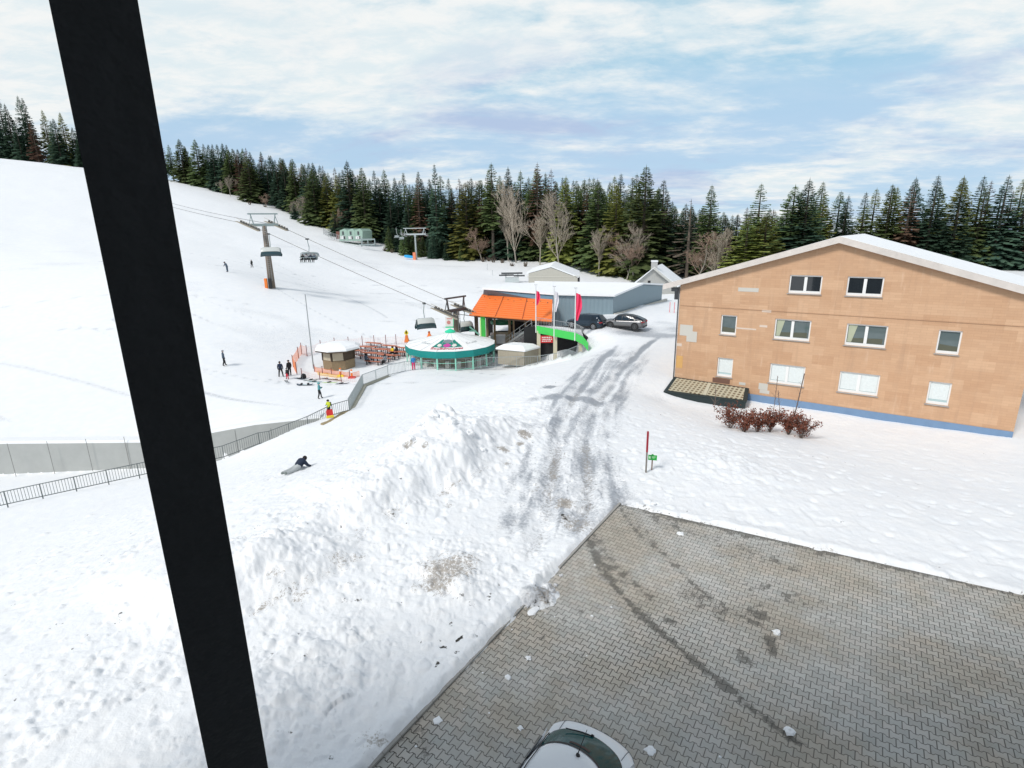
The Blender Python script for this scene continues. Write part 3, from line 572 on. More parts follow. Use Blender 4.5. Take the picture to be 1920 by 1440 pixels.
for k, (a, b_, c, d) in enumerate(ops):
    dbl = b_ - a > 1.5; f = MB(); fw = .085; y0 = .12
    for p, q in (((a + fw / 2, c), (a + fw / 2, d)), ((b_ - fw / 2, c), (b_ - fw / 2, d))): f.box((p[0], y0, (c + d) / 2), (fw, .07, d - c))
    f.box(((a + b_) / 2, y0 - .002, d - fw / 2), (b_ - a - 2 * fw, .07, fw)); f.box(((a + b_) / 2, y0 - .002, c + fw), (b_ - a - 2 * fw, .07, fw * 2))
    if dbl: f.box(((a + b_) / 2, y0 - .004, (c + d) / 2), (fw * 2, .07, d - c - fw * 3))
    wf = f.build('window', PV, house)
    h = MB(); h.box(((a + b_) / 2, -.02, c - .03), (b_ - a + .12, .15, .04)); h.build('sill', GALV, wf)
    h = MB(); kind = 'net' if c < 0 else ('teal' if c < 4 else 'dark')
    h.add([(a, .165, c), (b_, .165, c), (b_, .165, d), (a, .165, d)], [(0, 1, 2, 3)]); h.build('pane', pmats[kind], wf)
    if kind == 'teal' and dbl:
        h = MB(); h.prism([(a + .12, .145, c + .2), (a + .35, .145, c + .2), (a + .60, .145, d - .1), (a + .12, .145, d - .1)], (0, .004, 0)); h.build('curtain_or_reflection', mat('lime_curtain', (.42, .45, .33), .8), wf)
        h = MB(); h.prism([(a + .12, .155, c + .2), (b_ - .2, .155, c + .2), (b_ - .2, .155, c + .55), (a + .12, .155, c + .45)], (0, .002, 0)); h.build('room_furniture', mat('dim_yellow', ()), wf)
    if kind == 'teal' and not dbl:
        h = MB(); h.prism([(a + .12, .155, c + .17), (b_ - .1, .155, c + .17), (b_ - .1, .155, c + .45), (a + .12, .155, c + .55)], (0, .004, 0)); h.build('curtain_or_reflection', mat('dim_yellow', ()), wf)  # greenish brown reflection painted low in the single pane
    if kind == 'net':
        h = MB(); n_ = 26; W_ = (b_ - a) - .2
        ring = [[(a + .1 + W_ * i / n_, .148 + .008 * math.sin(i * 1.9), z_) for i in range(n_ + 1)] for z_ in (c + (.3 if not dbl else .2), d - .09)]
        h.loft(ring, closed=False); h.build('curtain_or_reflection', mat('net_curtain', (.60, .72, .73) if dbl else (.70, .75, .75), .8, var=.12, scale=9), wf, smooth=True)
# lean-to over the cellar steps
lean = T('cellar_cover', 'dark green lean-to with pale latticed lid against the tiled house wall', 'lean-to', HP + HE * 2.8 + Vector((0, 0, -1.2)), math.atan2(HE.y, HE.x))
fl, fr_ = hl(gz(1246, 734, -1.45)), hl(gz(1398, 753, -1.52)); sh = Vector((-2.8, 0, 1.2))
bl, br2 = Vector((.02, -.03, -1.0)), Vector((5.45, -.03, -1.08))
q4 = [bl + sh, br2 + sh, fr_ + sh, fl + sh]
DKG = mat('dark_green_boards', (.016, .028, .03), .55, var=.3, scale=5)
h = MB(); h.loft([[p + Vector((0, 0, -.06)) for p in q4], [Vector((p.x, p.y, -1.9)) for p in q4]]); h.build('body', DKG, lean)
h = MB(); ctr = sum(q4, Vector()) / 4; o4 = [p + (p - ctr).normalized() * Vector((.05, .05, 0)).length for p in q4]
h.loft([[p + Vector((0, 0, -.058)) for p in o4], [p + Vector((0, 0, .03)) for p in o4]]); rim = h.build('lid', DKG, lean)
LAT = lattice_mat('lid_lattice', (.12, .095, .06), (.46, .43, .32), .31, .34, .075)
for u0, u1 in ((  .035, .475), (.525, .965)):
    def bq(u, v): return (q4[0].lerp(q4[1], u)).lerp(q4[3].lerp(q4[2], u), v) + Vector((0, 0, .034))
    h = MB(); h.loft([[bq(u0, .06), bq(u1, .06), bq(u1, .93), bq(u0, .93)], [p + Vector((0, 0, .014)) for p in (bq(u0, .06), bq(u1, .06), bq(u1, .93), bq(u0, .93))]]); h.build('lattice_panel', LAT, rim)
h = MB(); h.loft([[bq(.478, .06), bq(.522, .06), bq(.522, .93), bq(.478, .93)], [p + Vector((0, 0, .03)) for p in (bq(.478, .06), bq(.522, .06), bq(.522, .93), bq(.478, .93))]]); h.build('centre_strip', mat('pale_strip', (.52, .49, .38), .7), rim)

# ------------------------------------------------------------------ lift station, blue shed
Aa = Vector(gy(1150, 556, 68.4)); Bb = Vector(gy(1037, 553.2, 70.0)); Ll = Vector(gy(907, 542.5, 75.5))
Kk = Vector(gy(1241, 563, 84)); 
def wallhit(px, py): return vplane_hit(px, py, Aa, Kk)
R1, K1 = wallhit(1202, 533.5), wallhit(1242, 535.5)
def ribbed(name, col, n=9.0):
    m = mat(name, col, .5, var=.06, scale=1.5); t = m.node_tree; tc_ = N(t, 'ShaderNodeTexCoord'); s = N(t, 'ShaderNodeSeparateXYZ'); t.links.new(tc_.outputs['UV' if False else 'Object'], s.inputs[0])
    hgt = M_(t, 'SINE', M_(t, 'MULTIPLY', M_(t, 'ADD', s.outputs[0], s.outputs[1]), n)); bp = N(t, 'ShaderNodeBump'); bp.inputs['Strength'].default_value = .5; bp.inputs['Distance'].default_value = .03
    t.links.new(hgt, bp.inputs['Height']); t.links.new(bp.outputs[0], t.nodes['Principled BSDF'].inputs['Normal']); return m
BLUER = ribbed('ribbed_blue_cladding', (.215, .29, .335), 16)
shed = T('chair_garage', 'long blue grey metal clad shed with flat snowy roof behind the two parked cars', 'shed', (Aa.x, Aa.y, 0)); so_ = -Vector((Aa.x, Aa.y, 0))
zb_ = -1.4
h = MB(); h.add([p + so_ for p in (Vector((Aa.x, Aa.y, zb_)), Vector((Bb.x, Bb.y, zb_)), Bb, Aa)], [(0, 1, 2, 3)])
h.add([p + so_ for p in (Vector((Aa.x, Aa.y, zb_)), Aa, R1, K1, Vector((K1.x, K1.y, zb_)))], [(0, 1, 2, 3, 4)])
bk = Vector((4, 92, 2.2)); h.add([p + so_ for p in (Vector((K1.x, K1.y, zb_)), K1, bk, Vector((bk.x, bk.y, zb_)))], [(0, 1, 2, 3)]); h.build('wall', BLUER, shed)
R2 = Vector((Bb.x + .8, 80.5, R1.z)); up = Vector((0, 0, .02))
ov = Vector((.15, -.35, 0))
tops = [[Aa + ov, R1 + Vector((.4, 0, 0)), K1 + Vector((.4, .3, 0))], [Bb + Vector((0, -.35, 0)), R2, bk]]
h = MB()
for dz in (.02, .24): h.add([p + so_ + Vector((0, 0, dz)) for p in tops[0] + tops[1]], [(0, 1, 4, 3), (1, 2, 5, 4)])
h.add([p + so_ + Vector((0, 0, dz)) for p in tops[0] + tops[1][::-1] for dz in (.02, .24)], [(2 * i, 2 * ((i + 1) % 6), 2 * ((i + 1) % 6) + 1, 2 * i + 1) for i in range(6)])
h.build('roof_snow', SNOWM, shed, bevel=.04)
h = MB()
for a, b_ in ((Bb, Aa), (Aa, R1), (R1, K1)):
    n_ = Vector(((b_ - a).y, -(b_ - a).x, 0)).normalized() * .03; h.bar(a + so_ + n_ - Vector((0, 0, .03)), b_ + so_ + n_ - Vector((0, 0, .03)), .04, .09)
h.build('roof_edge', mat('edge_metal', (.12, .18, .22), .5), shed)
d_ = (K1 - Aa); d_.z = 0; nrm = Vector((d_.y, -d_.x, 0)).normalized()
h = MB(); zz0, zz1 = gy(1150, 590, 68.2)[2], gy(1258, 569, 85)[2]
p0, p1 = Vector((Aa.x, Aa.y, 0)) + nrm * .12, Vector((K1.x, K1.y, 0)) + nrm * .12 + d_.normalized() * 1.6
h.prism([p + so_ for p in (p0 + Vector((0, 0, -1.6)), p1 + Vector((0, 0, -1.6)), p1 + Vector((0, 0, zz1 + .75)), p0 + Vector((0, 0, zz0 + .12)))], nrm * .25)
h.build('concrete_base', mat('pale_concrete', (.50, .48, .43), .85, var=.12), shed)

st = T('lift_station', 'open chairlift station with steep orange metal roof and green post', 'building', (0, 72, -4.4)); so_ = Vector((0, -72, 4.4))
EL, ER = Vector(gz(880, 591.5, -.15)), Vector(gz(1035, 604, -.15)); TL, TR = Vector(gz(905, 552, 1.95)), Vector(gz(1036, 562.5, 1.95))
ORR = mat('orange_roof_metal', (.82, .21, .05), .5, var=.10, scale=2.0, spec=.3)
h = MB(); nc_ = 11; nrm = (ER - EL).cross(TL - EL).normalized()
for k in range(nc_):
    a0, a1 = k / nc_, (k + 1) / nc_
    p = [EL.lerp(TL, a0), ER.lerp(TR, a0), ER.lerp(TR, a1), EL.lerp(TL, a1)]
    lo_ = [q + so_ for q in p]; hi_ = [p[0] + nrm * .13 + so_, p[1] + nrm * .13 + so_, p[2] + nrm * .07 + so_, p[3] + nrm * .07 + so_]
    h.loft([lo_, hi_])
rf = h.build('roof', ORR, st)
for u in (.335, .665):
    h = MB(); h.bar(EL.lerp(ER, u) + nrm * .12 + so_, TL.lerp(TR, u) + nrm * .12 + so_, .09, .05); h.build('roof_seam', mat('roof_seam', (.34, .07, .02), .6), rf)
rs = random.Random(5)
h = MB()
for k in range(11):
    u = .06 + k * .088; h.box(EL.lerp(ER, u).lerp(TL.lerp(TR, u), .86 - .05 * (k % 3)) + nrm * .13 + so_, (.09, .09, .10))
h.build('snow_guards', DKSTEEL, rf)
h = MB(); h.prism([p + so_ + Vector((0, .05, 0)) for p in (TL + Vector((0, 0, -.3)), TR + Vector((0, 0, -.3)), Bb, Ll)], (0, .2, 0)); h.build('fascia', mat('fascia_blue', (.125, .215, .285), .5), st)
h = MB(); R3 = Vector(gy(912, 536, 82)); pts = [Ll + Vector((-.2, -.3, .02)), Bb + Vector((-.01, -.3, .02)), R2 + Vector((-.01, 0, .02)), R3]
h.loft([[p + so_ for p in pts], [p + so_ + Vector((0, 0, .2)) for p in pts]]); h.build('roof_snow', SNOWM, st)
def stx(px, Y): return gy(px, 600, Y)[0]
h = MB(); h.box((stx(905.5, 71), 71 - 72, 2.1), (.62, .5, 4.25)); h.build('green_post', GREEN, st)
h = MB(); h.box((stx(901, 71) - .02, 70.9 - 72, 2.0), (.16, .4, 3.7)); h.build('pale_strip', mat('lime_strip', (.55, .85, .35), .5), st)
for px, Y, wd in ((893, 73, .5), (913, 72.5, .3), (927, 73, .3), (955, 73, .35), (963, 71.5, .22), (985, 73, .35), (1008, 72, .35)):
    h = MB(); h.box((stx(px, Y), Y - 72, 2.1), (wd, .3, 4.3)); h.build('timber_post', WOOD if px != 893 else WOODD, st)
h = MB(); h.bar((EL + so_) + Vector((.9, .3, -.12)), (ER + so_) + Vector((0, .3, -.12)), .25, .3); h.build('eaves_beam', WOODD, st)
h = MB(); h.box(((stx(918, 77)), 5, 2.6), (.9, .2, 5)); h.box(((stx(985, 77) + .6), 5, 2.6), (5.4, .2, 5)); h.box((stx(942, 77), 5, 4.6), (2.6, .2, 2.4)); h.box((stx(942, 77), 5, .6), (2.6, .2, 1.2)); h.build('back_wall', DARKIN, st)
h = MB(); h.box((stx(942, 73), 1.2, .95), (2.4, .12, 1.5)); h.build('plank_barrier', WOODG, st)
h = MB(); h.cyl((stx(941, 75), 3, 2.55), (stx(941, 75), 3, 2.95), 1.55, n=20); h.build('bullwheel', mat('bottle_green', (.01, .16, .075), .5), st)
h = MB(); h.box(((stx(960, 74)), 2, -.1), (9, 8, .2)); h.build('floor', CONC, st)
h = MB(); h.box((stx(886, 73), 1.0, 2.0), (.9, .8, .18)); h.bar((stx(880, 73), .6, 2.6), (stx(898, 73), .6, 1.5), .18, .2); h.build('green_bracket', MINT, st)

# snow topped container, wooden shed, stair, green bridge
bx = T('snow_covered_box', 'white box with snow on top under the orange station roof', 'box', Vector(gz(934, 643, -4.3)))
h = MB(); h.box((0, 0, .55), (2.0, 1.4, 1.1)); h.build('box', mat('grey_white', (.6, .63, .66), .6), bx, bevel=.03); h = MB(); h.box((0, 0, 1.2), (2.1, 1.5, .25)); h.build('snow_cap', SNOWM, bx, bevel=.1)
ws = T('wooden_shed', 'low plank shed with thick snow on its roof beside the round pavilion', 'shed', Vector(gz(983, 687, -5.0)))
o_ = Vector(gz(983, 687, -5.0)); c0 = Vector((0, 0, 0)); c1 = Vector(gz(934, 682, -5.0)) - o_; c2 = Vector((1.75, 1.9, 0)); c3 = c1 + c2; H_ = 1.75
h = MB(); h.loft([[c0, c2, c3, c1], [p + Vector((0, 0, H_)) for p in (c0, c2, c3, c1)]]); h.build('plank_wall', WOODG, ws)
ce = (c1 + c2) / 2
h = MB(); h.loft([[ce + (p - ce) * 1.12 + Vector((0, 0, H_ + .01)) for p in (c0, c2, c3, c1)], [ce + (p - ce) * 1.12 + Vector((0, 0, H_ + .2)) for p in (c0, c2, c3, c1)], [ce + (p - ce) * .75 + Vector((0, 0, H_ + .6)) for p in (c0, c2, c3, c1)]]); h.build('roof_snow', SNOWM, ws, bevel=.06)
for k in range(2):
    pass
FP = [Vector(gz(px, py, z)) for px, py, z in ((1004, 610.5, -.62), (1040, 617, -.62), (1080, 624.5, -.62), (1094, 632, -.75), (1103, 643, -1.1))]
br = T('footbridge', 'bright green edged footbridge on beige columns between car park and station', 'bridge', (FP[0].x, FP[0].y, -4.8)); so_ = -Vector((FP[0].x, FP[0].y, -4.8))
h = MB(); h.loft([[p + so_ + Vector((0, dy, dz)) for dy, dz in ((0, 0), (.14, 0), (.14, -.86), (0, -.86))] for p in FP]); h.build('fascia', mat('bright_green', (.06, .56, .10), .45, var=.08), br)
dk = [FP[0], FP[1], FP[2], FP[3], Vector((FP[3].x + .4, 63.5, -.8)), Vector((FP[0].x, 66.5, -.8))]
h = MB(); h.loft([[Vector((p.x, p.y + .16 * (i < 4), -1.0)) + so_ for i, p in enumerate(dk)], [Vector((p.x, p.y + .16 * (i < 4), -.74)) + so_ for i, p in enumerate(dk)]]); h.build('deck', SNOWM, br)
for px, Yo in ((1010, .25), (1041, .5), (1088, .25)):
    q = Vector(gy(px, 640, 60)); t_ = (px - 1004) / 90; yb = FP[0].lerp(FP[2], min(1, (px - 1004) / 76)).y + Yo
    qx = gy(px, 640, yb)[0]; h = MB(); h.box((qx + so_.x, yb + so_.y, 1.65), (.42, .42, 3.9)); h.build('column', mat('cream_column', (.66, .60, .45), .7, var=.06), br)
h = MB(); h.box((2.4, 65.6 - FP[0].y, 1.7), (7.6, .2, 4.6)); h.box((8.35 - FP[0].x, 62.6 - FP[0].y, 1.6), (.2, 5.8, 4.2)); h.build('abutment', DARKIN, br)  # near-black walls put the shade of the void under the deck into colour
h = MB()
for a, b_ in zip(FP[:4], FP[1:4]):
    for k in range(12):
        p = a.lerp(b_, k / 12) + so_ + Vector((0, .07, 0)); h.box(p + Vector((0, 0, .5)), (.025, .025, 1.0))
    for z_ in (.08, 1.0): h.bar(a + so_ + Vector((0, .07, z_)), b_ + so_ + Vector((0, .07, z_)), .04, .04)
h.build('railing', GALV, br)
stc = T('steel_stair', 'grey steel stair with railings climbing to the station platform beside the bridge', 'stair', Vector(gz(952, 647, -4.4)))
a = Vector((0, 0, 0)); b_ = Vector(gy(1003, 609, 66)) - Vector(gz(952, 647, -4.4)); b_.z = 3.5
h = MB()
for k in range(14): p = a.lerp(b_, (k + .5) / 14); h.box(p, (.34, .9, .05), rz=math.atan2(b_.y, b_.x))
h.build('treads', GALV, stc)
sd_ = Vector((-b_.y, b_.x, 0)).normalized() * .5
for s in (-1, 1):
    h = MB(); h.bar(a + sd_ * s, b_ + sd_ * s, .06, .24); h.build('stringer', GALV, stc)
    h = MB()
    for z_ in (.5, 1.0): h.bar(a + sd_ * s + Vector((0, 0, z_)), b_ + sd_ * s + Vector((0, 0, z_)), .045, .045)
    for k in range(6): p = a.lerp(b_, k / 5) + sd_ * s; h.box(p + Vector((0, 0, .5)), (.05, .05, 1.05))
    h.build('handrail', GALV, stc)
pl = MB(); 
rsn = T('red_sign', 'red sign with faint white writing under the green footbridge', 'sign', Vector(gy(1025, 636, 63.2)))
h = MB(); h.box((0, 0, 0), (1.45, .06, .85)); h.build('panel', RED, rsn)
h = MB(); rr_ = random.Random(3)
for row in range(3):
    x_ = -.55
    while x_ < .5: w_ = rr_.uniform(.08, .22); h.box((x_ + w_ / 2, -.034, .22 - row * .22), (w_, .01, .11)); x_ += w_ + .06
h.build('lettering', WHITE, rsn)
# ------------------------------------------------------------------ round pavilion
pc = Vector(gz(845, 642.5, -2.9)); GZP = -5.25; RP = 5.55
pv = T('round_pavilion', 'round umbrella bar with white canvas roof and teal valance on mint posts', 'pavilion', (pc.x, pc.y, GZP))
n_ = 16; ringz = -2.9 - GZP; ang0 = math.pi / 16
def rg(r, z, n=n_): return [Vector((r * math.cos(ang0 + 2 * math.pi * i / n), r * math.sin(ang0 + 2 * math.pi * i / n), z)) for i in range(n)]
h = MB(); h.loft([rg(RP, ringz), rg(RP * .66, ringz + .38), rg(RP * .34, ringz + .82), rg(.5, ringz + 1.33)], caps=False); cv = h.build('canvas_roof', CANVAS, pv)
h = MB()
for p, q in zip(rg(RP, ringz + .02), rg(.5, ringz + 1.36)):
    m1, m2 = p.lerp(q, .355), p.lerp(q, .69); m1.z = ringz + .40; m2.z = ringz + .84; h.tube([p, m1, m2, q], .022, 4)
h.build('roof_ridge', mat('ridge_grey', (.66, .69, .70), .7), cv)
h = MB(); h.loft([rg(RP + .03, ringz), rg(RP + .05, ringz - .42), rg(RP + .03, ringz - .80)], caps=False); h.loft([rg(RP - .02, ringz - .02), rg(RP - .02, ringz - .79)], caps=False); h.build('valance', TEAL, pv)
h = MB(); h.loft([rg(.62, ringz + 1.3), rg(.66, ringz + 1.45), rg(.1, ringz + 1.75)]); h.build('roof_cap', mat('cap_green', (.03, .62, .35), .5), pv)
for p in rg(RP - .12, 0):
    h = MB(); h.box((p.x, p.y, (ringz - .8) / 2 + .25), (.15, .15, ringz - .3), rz=math.atan2(p.y, p.x)); h.build('post', MINT, pv)
h = MB(); R2_ = rg(RP - .12, 0)
for p, q in zip(R2_, R2_[1:] + R2_[:1]):
    for z_ in (.15, .95): h.bar(p + Vector((0, 0, z_)), q + Vector((0, 0, z_)), .04, .05)
h.build('rail', MINT, pv)
h = MB(); h.loft([rg(3.0, 0), rg(3.0, ringz - .5)]); h.build('bar_core', mat('bar_dark', (.05, .06, .055), .6, var=.4, scale=2), pv)
h = MB(); h.loft([rg(3.6, 0), rg(3.6, 1.1), rg(3.75, 1.12), rg(3.75, 1.18)]); h.build('counter', mat('counter_beige', (.42, .36, .25), .6, var=.4, scale=2.5), pv)
h = MB()
for k in range(9):
    a_ = -math.pi * (.12 + .76 * k / 8); h.box((4.4 * math.cos(a_), 4.4 * math.sin(a_), .5), (.5, .5, 1.0), rz=a_)
h.build('bar_furniture', mat('pale_furniture', (.5, .5, .46), .6, var=.3), pv)
# printed badge on the canvas: two green peaks, red lettering; flat prints laid on the cone
def oncone(ax, rad_, lift=.02):
    a_ = -math.pi / 2 + ax; k_ = math.pi / n_
    # canvas is a 16-sided pyramid: follow the facet
    rel = ((a_ - ang0) % (2 * k_)) - k_; rr = rad_ * math.cos(k_) / math.cos(rel); z_ = np.interp(rad_, [.5, RP * .34, RP * .66, RP], [ringz + 1.33, ringz + .82, ringz + .38, ringz]); return Vector((rr * math.cos(a_), rr * math.sin(a_), z_ + lift))
def badge(u, v, lift=.03): r0 = 5.15 - v * 1.42; return oncone((u - .02) * 1.28 / r0, r0, lift)     # u: metres sideways, v: height units up the cone
def patch_grid(fn, inside, u0, u1, v0, v1, nu, nv):
    h = MB()
    for i in range(nu):
        for j in range(nv):
            uc, vc = u0 + (i + .5) * (u1 - u0) / nu, v0 + (j + .5) * (v1 - v0) / nv
            if inside(uc, vc):
                us = (u0 + i * (u1 - u0) / nu, u0 + (i + 1) * (u1 - u0) / nu); vs = (v0 + j * (v1 - v0) / nv, v0 + (j + 1) * (v1 - v0) / nv)
                h.add([fn(us[0], vs[0]), fn(us[1], vs[0]), fn(us[1], vs[1]), fn(us[0], vs[1])], [(0, 1, 2, 3)])
    return h
tri = lambda cx, w_, hh: (lambda u, v: v > .55 and v < .55 + hh and abs(u - cx) < w_ * (1 - (v - .55) / hh))
t1, t2 = tri(-.50, .95, 1.65), tri(.55, .95, 1.55)
h = patch_grid(lambda u, v: badge(u, v), lambda u, v: t1(u, v) or t2(u, v), -1.6, 1.6, .5, 2.3, 44, 26); h.build('mountain_badge', mat('badge_green', (.01, .22, .17), .6), cv)
h = patch_grid(lambda u, v: badge(u, v, .036), lambda u, v: (u / .36) ** 2 + ((v - .95) / .36) ** 2 < 1, -.5, .5, .5, 1.4, 14, 12); h.build('badge_disc', mat('badge_pink', (.55, .06, .33), .6), cv)
for cx_ in (-.72, .68):
    h = patch_grid(lambda u, v: badge(u, v, .037), lambda u, v, c=cx_: ((u - c) / .22) ** 2 + ((v - .95) / .28) ** 2 < 1, cx_ - .3, cx_ + .3, .6, 1.4, 10, 10); h.build('badge_disc', mat('badge_cream', (.75, .72, .66), .6), cv)
h = patch_grid(lambda u, v: badge(u, v, .036), lambda u, v: (u / .42) ** 2 + ((v - 1.75) / .36) ** 2 < 1, -.5, .5, 1.3, 2.2, 14, 12); h.build('badge_disc', mat('badge_slate', (.20, .25, .27), .6), cv)
def lettering(name, text, size, shear, fn, m_, parent, bold=.0):
    cu = bpy.data.curves.new('tmp', 'FONT'); cu.body = text; cu.size = size; cu.shear = shear; cu.align_x = 'CENTER'; cu.offset = bold; cu.resolution_u = 3
    to = bpy.data.objects.new('tmp', cu); C.objects.link(to); dg = bpy.context.evaluated_depsgraph_get(); me = bpy.data.meshes.new_from_object(to.evaluated_get(dg))
    bpy.data.objects.remove(to); bm = bmesh.new(); bm.from_mesh(me); bmesh.ops.triangulate(bm, faces=bm.faces)
    for v in bm.verts: v.co = fn(v.co.x, v.co.y)
    bm.to_mesh(me); bm.free(); me.name = name; me.materials.clear(); me.materials.append(m_)
    o = bpy.data.objects.new(name, me); C.objects.link(o); o.parent = parent; return o
lettering('badge_lettering', 'Zoolldgouwes', .52, .12, lambda u, v: badge(u * 1.05 + .0, v + .12, .04), mat('lettering_red', (.50, .05, .06), .6), cv, .012)
GREYL = mat('lettering_grey', (.42, .45, .46), .6)
lettering('script_lettering', 'Cruder', .75, .3, lambda u, v: oncone(.92 + u / 3.9, 3.75 - v * .9, .03), GREYL, cv)
lettering('script_lettering', 'Cruder', .75, .3, lambda u, v: oncone(-.92 + u / 3.9, 3.75 - v * .9, .03), GREYL, cv)

# ------------------------------------------------------------------ kiosk
kc = Vector(gz(637, 686, -5.0)); kz = gr(kc.x, kc.y)
kio = T('wooden_kiosk', 'small eight sided wooden kiosk with thick white snowy roof beside orange netting', 'kiosk', (kc.x, kc.y, kz - .05), .25)
def rk(r, z): return [Vector((r * math.cos(math.pi / 8 + math.pi / 4 * i), r * math.sin(math.pi / 8 + math.pi / 4 * i), z)) for i in range(8)]
h = MB(); h.loft([rk(1.95, 0), rk(1.95, 1.05)]); kb = h.build('counter_wall', WOOD, kio)
h = MB(); h.loft([rk(1.86, 1.06), rk(1.86, 2.2)]); h.build('core', WOODD, kio)
for i in range(8):
    a_, b_ = rk(1.94, 1.06)[i], rk(1.94, 1.06)[(i + 1) % 8]
    h = MB(); h.box((a_.x, a_.y, 1.62), (.12, .12, 1.14), rz=math.atan2(a_.y, a_.x)); h.build('post', WOODD, kio)
    mid = (a_ + b_) / 2
    if i in (4, 5, 3): h = MB(); h.box((mid.x * .995, mid.y * .995, 1.63), (.05, 1.2, 1.05), rz=math.atan2(mid.y, mid.x)); h.build('sunlit_panel', TAN, kio)  # tan panels paint the sunlit left faces lighter than the rest
h = MB(); h.loft([rk(2.7, 2.15), rk(2.72, 2.28), rk(1.0, 2.72)]); rfk = h.build('roof', WOODD, kio)
h = MB(); h.loft([rk(2.74, 2.285), rk(2.68, 2.52), rk(2.2, 2.78), rk(.9, 3.02)]); h.build('roof_snow', SNOWM, rfk, smooth=False, bevel=.05)
tag_ = 0
# retaining wall
wl = T('retaining_wall', 'grey concrete retaining wall under the edge of the ski slope', 'wall', (WALL[1][0], WALL[1][1], -9)); so_ = Vector((-WALL[1][0], -WALL[1][1], 9))
wp = [(-60, 41.2), (-45, 42.3)] + [(WALL[1][0] + (WALL[2][0] - WALL[1][0]) * u, WALL[1][1] + (WALL[2][1] - WALL[1][1]) * u) for u in (-.9, -.4, 0, .3, .6, .8, 1.0)]
h = MB(); topz = [gr(a, b_ + .9) - .02 for a, b_ in wp]
h.loft([[Vector((a, b_ - .22, -9.2)) + so_, Vector((a, b_ + .28, -9.2)) + so_, Vector((a, b_ + .28, tz)) + so_, Vector((a, b_ - .22, tz)) + so_] for (a, b_), tz in zip(wp, topz)]); h.build('wall', mat('grey_concrete', (.43, .44, .425), .85, var=.16, scale=.8, bump=.3), wl)
h = MB()
for k in range(0, 26):
    u = -1.9 + k * .115
    pass
for u in np.arange(-2.2, .9, .38):
    a, b_ = WALL[1][0] + (WALL[2][0] - WALL[1][0]) * u, WALL[1][1] + (WALL[2][1] - WALL[1][1]) * u; h.box(Vector((a, b_ - .225, -7.4)) + so_, (.035, .02, 3.4))
h.build('joint', mat('joint_dark', (.22, .22, .21), .9), wl)
h = MB(); h.loft([[Vector((a, b_ - .20, tz)) + so_, Vector((a, b_ + 1.2, tz - .02)) + so_, Vector((a, b_ + 1.2, tz + .06)) + so_, Vector((a, b_ - .12, tz + .22)) + so_] for (a, b_), tz in zip(wp, topz)]); h.build('snow_cap', SNOWM, wl)

# ------------------------------------------------------------------ buildings further off
gb = T('concrete_hall', 'low pale concrete hall with shallow gable and snowy roof at the forest edge', 'building', Vector(gy(1035, 530, 104))); o_ = Vector(gy(1035, 530, 104))
def gp(px, py, Y=104): return Vector(gy(px, py, Y)) - o_
h = MB(); h.prism([gp(991, 545), gp(1083, 545), gp(1083, 521), gp(1033, 502), gp(991, 513)], (2.0, 16, 0)); h.build('wall', mat('pale_grey_render', (.50, .48, .42), .85, var=.12), gb)
h = MB(); h.box((gp(1037, 519).x, -.03, gp(1037, 518.5).z), (9.6, .05, .12)); h.build('ledge', mat('pale_ledge', (.62, .6, .53), .8), gb)
h = MB(); h.prism([gp(987, 513.5), gp(1033, 501.0), gp(1085, 521), gp(1086, 519), gp(1033, 498.6), gp(986, 511.6)], (2.2, 17, .0)); h.build('roof_snow', SNOWM, gb)
h = MB(); a, b_ = gp(1083, 530), gp(1083, 520.5)
for k in range(6): h.box((a.x + .12 + .25 * k + .13, .6 + 2.4 * k, 0.4), (.3, 1.3, .9))
h.build('window', DARKIN, gb)
gh = T('grey_house', 'small grey house with steep snowy gable between blue shed and tiled house', 'house', Vector(gy(1225, 545, 98))); o_ = Vector(gy(1225, 545, 98))
def gp(px, py, Y=98): return Vector(gy(px, py, Y)) - o_
h = MB(); h.prism([gp(1185, 560), gp(1268, 560), gp(1268, 536), gp(1226, 504), gp(1185, 536)], (4, 9, 0)); h.build('wall', mat('grey_shingle', (.42, .42, .40), .85, var=.15), gh)
h = MB(); h.prism([gp(1270, 538, 97.6), gp(1226, 503, 97.6), gp(1226, 500.5, 97.6), gp(1274, 537, 97.6)], (4, 9.6, 0)); h.prism([gp(1183, 538, 97.6), gp(1226, 503, 97.6), gp(1226, 501.5, 97.6), gp(1181, 536, 97.6)], (4, 9.6, 0)); h.build('roof_snow', SNOWM, gh)
h = MB(); q = gp(1226, 501); h.box((q.x + .2, .5, q.z + .1), (.9, .9, 1.6)); ch = h.build('chimney', mat('chimney_grey', (.45, .45, .44), .8), gh)
h = MB(); h.box((q.x + .2, .5, q.z + 1.02), (1.0, 1.0, .25)); h.build('snow_cap', SNOWM, ch)
h = MB(); q = gp(1217, 529); h.box((q.x, -.04, q.z), (.45, .05, .5)); h.build('window', DARKIN, gh)
h = MB(); h.bar(gp(1226, 503, 97.4), gp(1267, 537, 97.4), .3, .35); h.build('verge_board', mat('verge_grey', (.55, .55, .52), .8), gh)
pg = T('pump_house', 'pale green pump house with three small gables on the upper ski slope', 'building', Vector(gy(660, 448, 176))); o_ = Vector(gy(660, 448, 176)); PGM = mat('pale_green', (.36, .50, .42), .7, var=.08)
def gp(px, py, Y=176): return Vector(gy(px, py, Y)) - o_
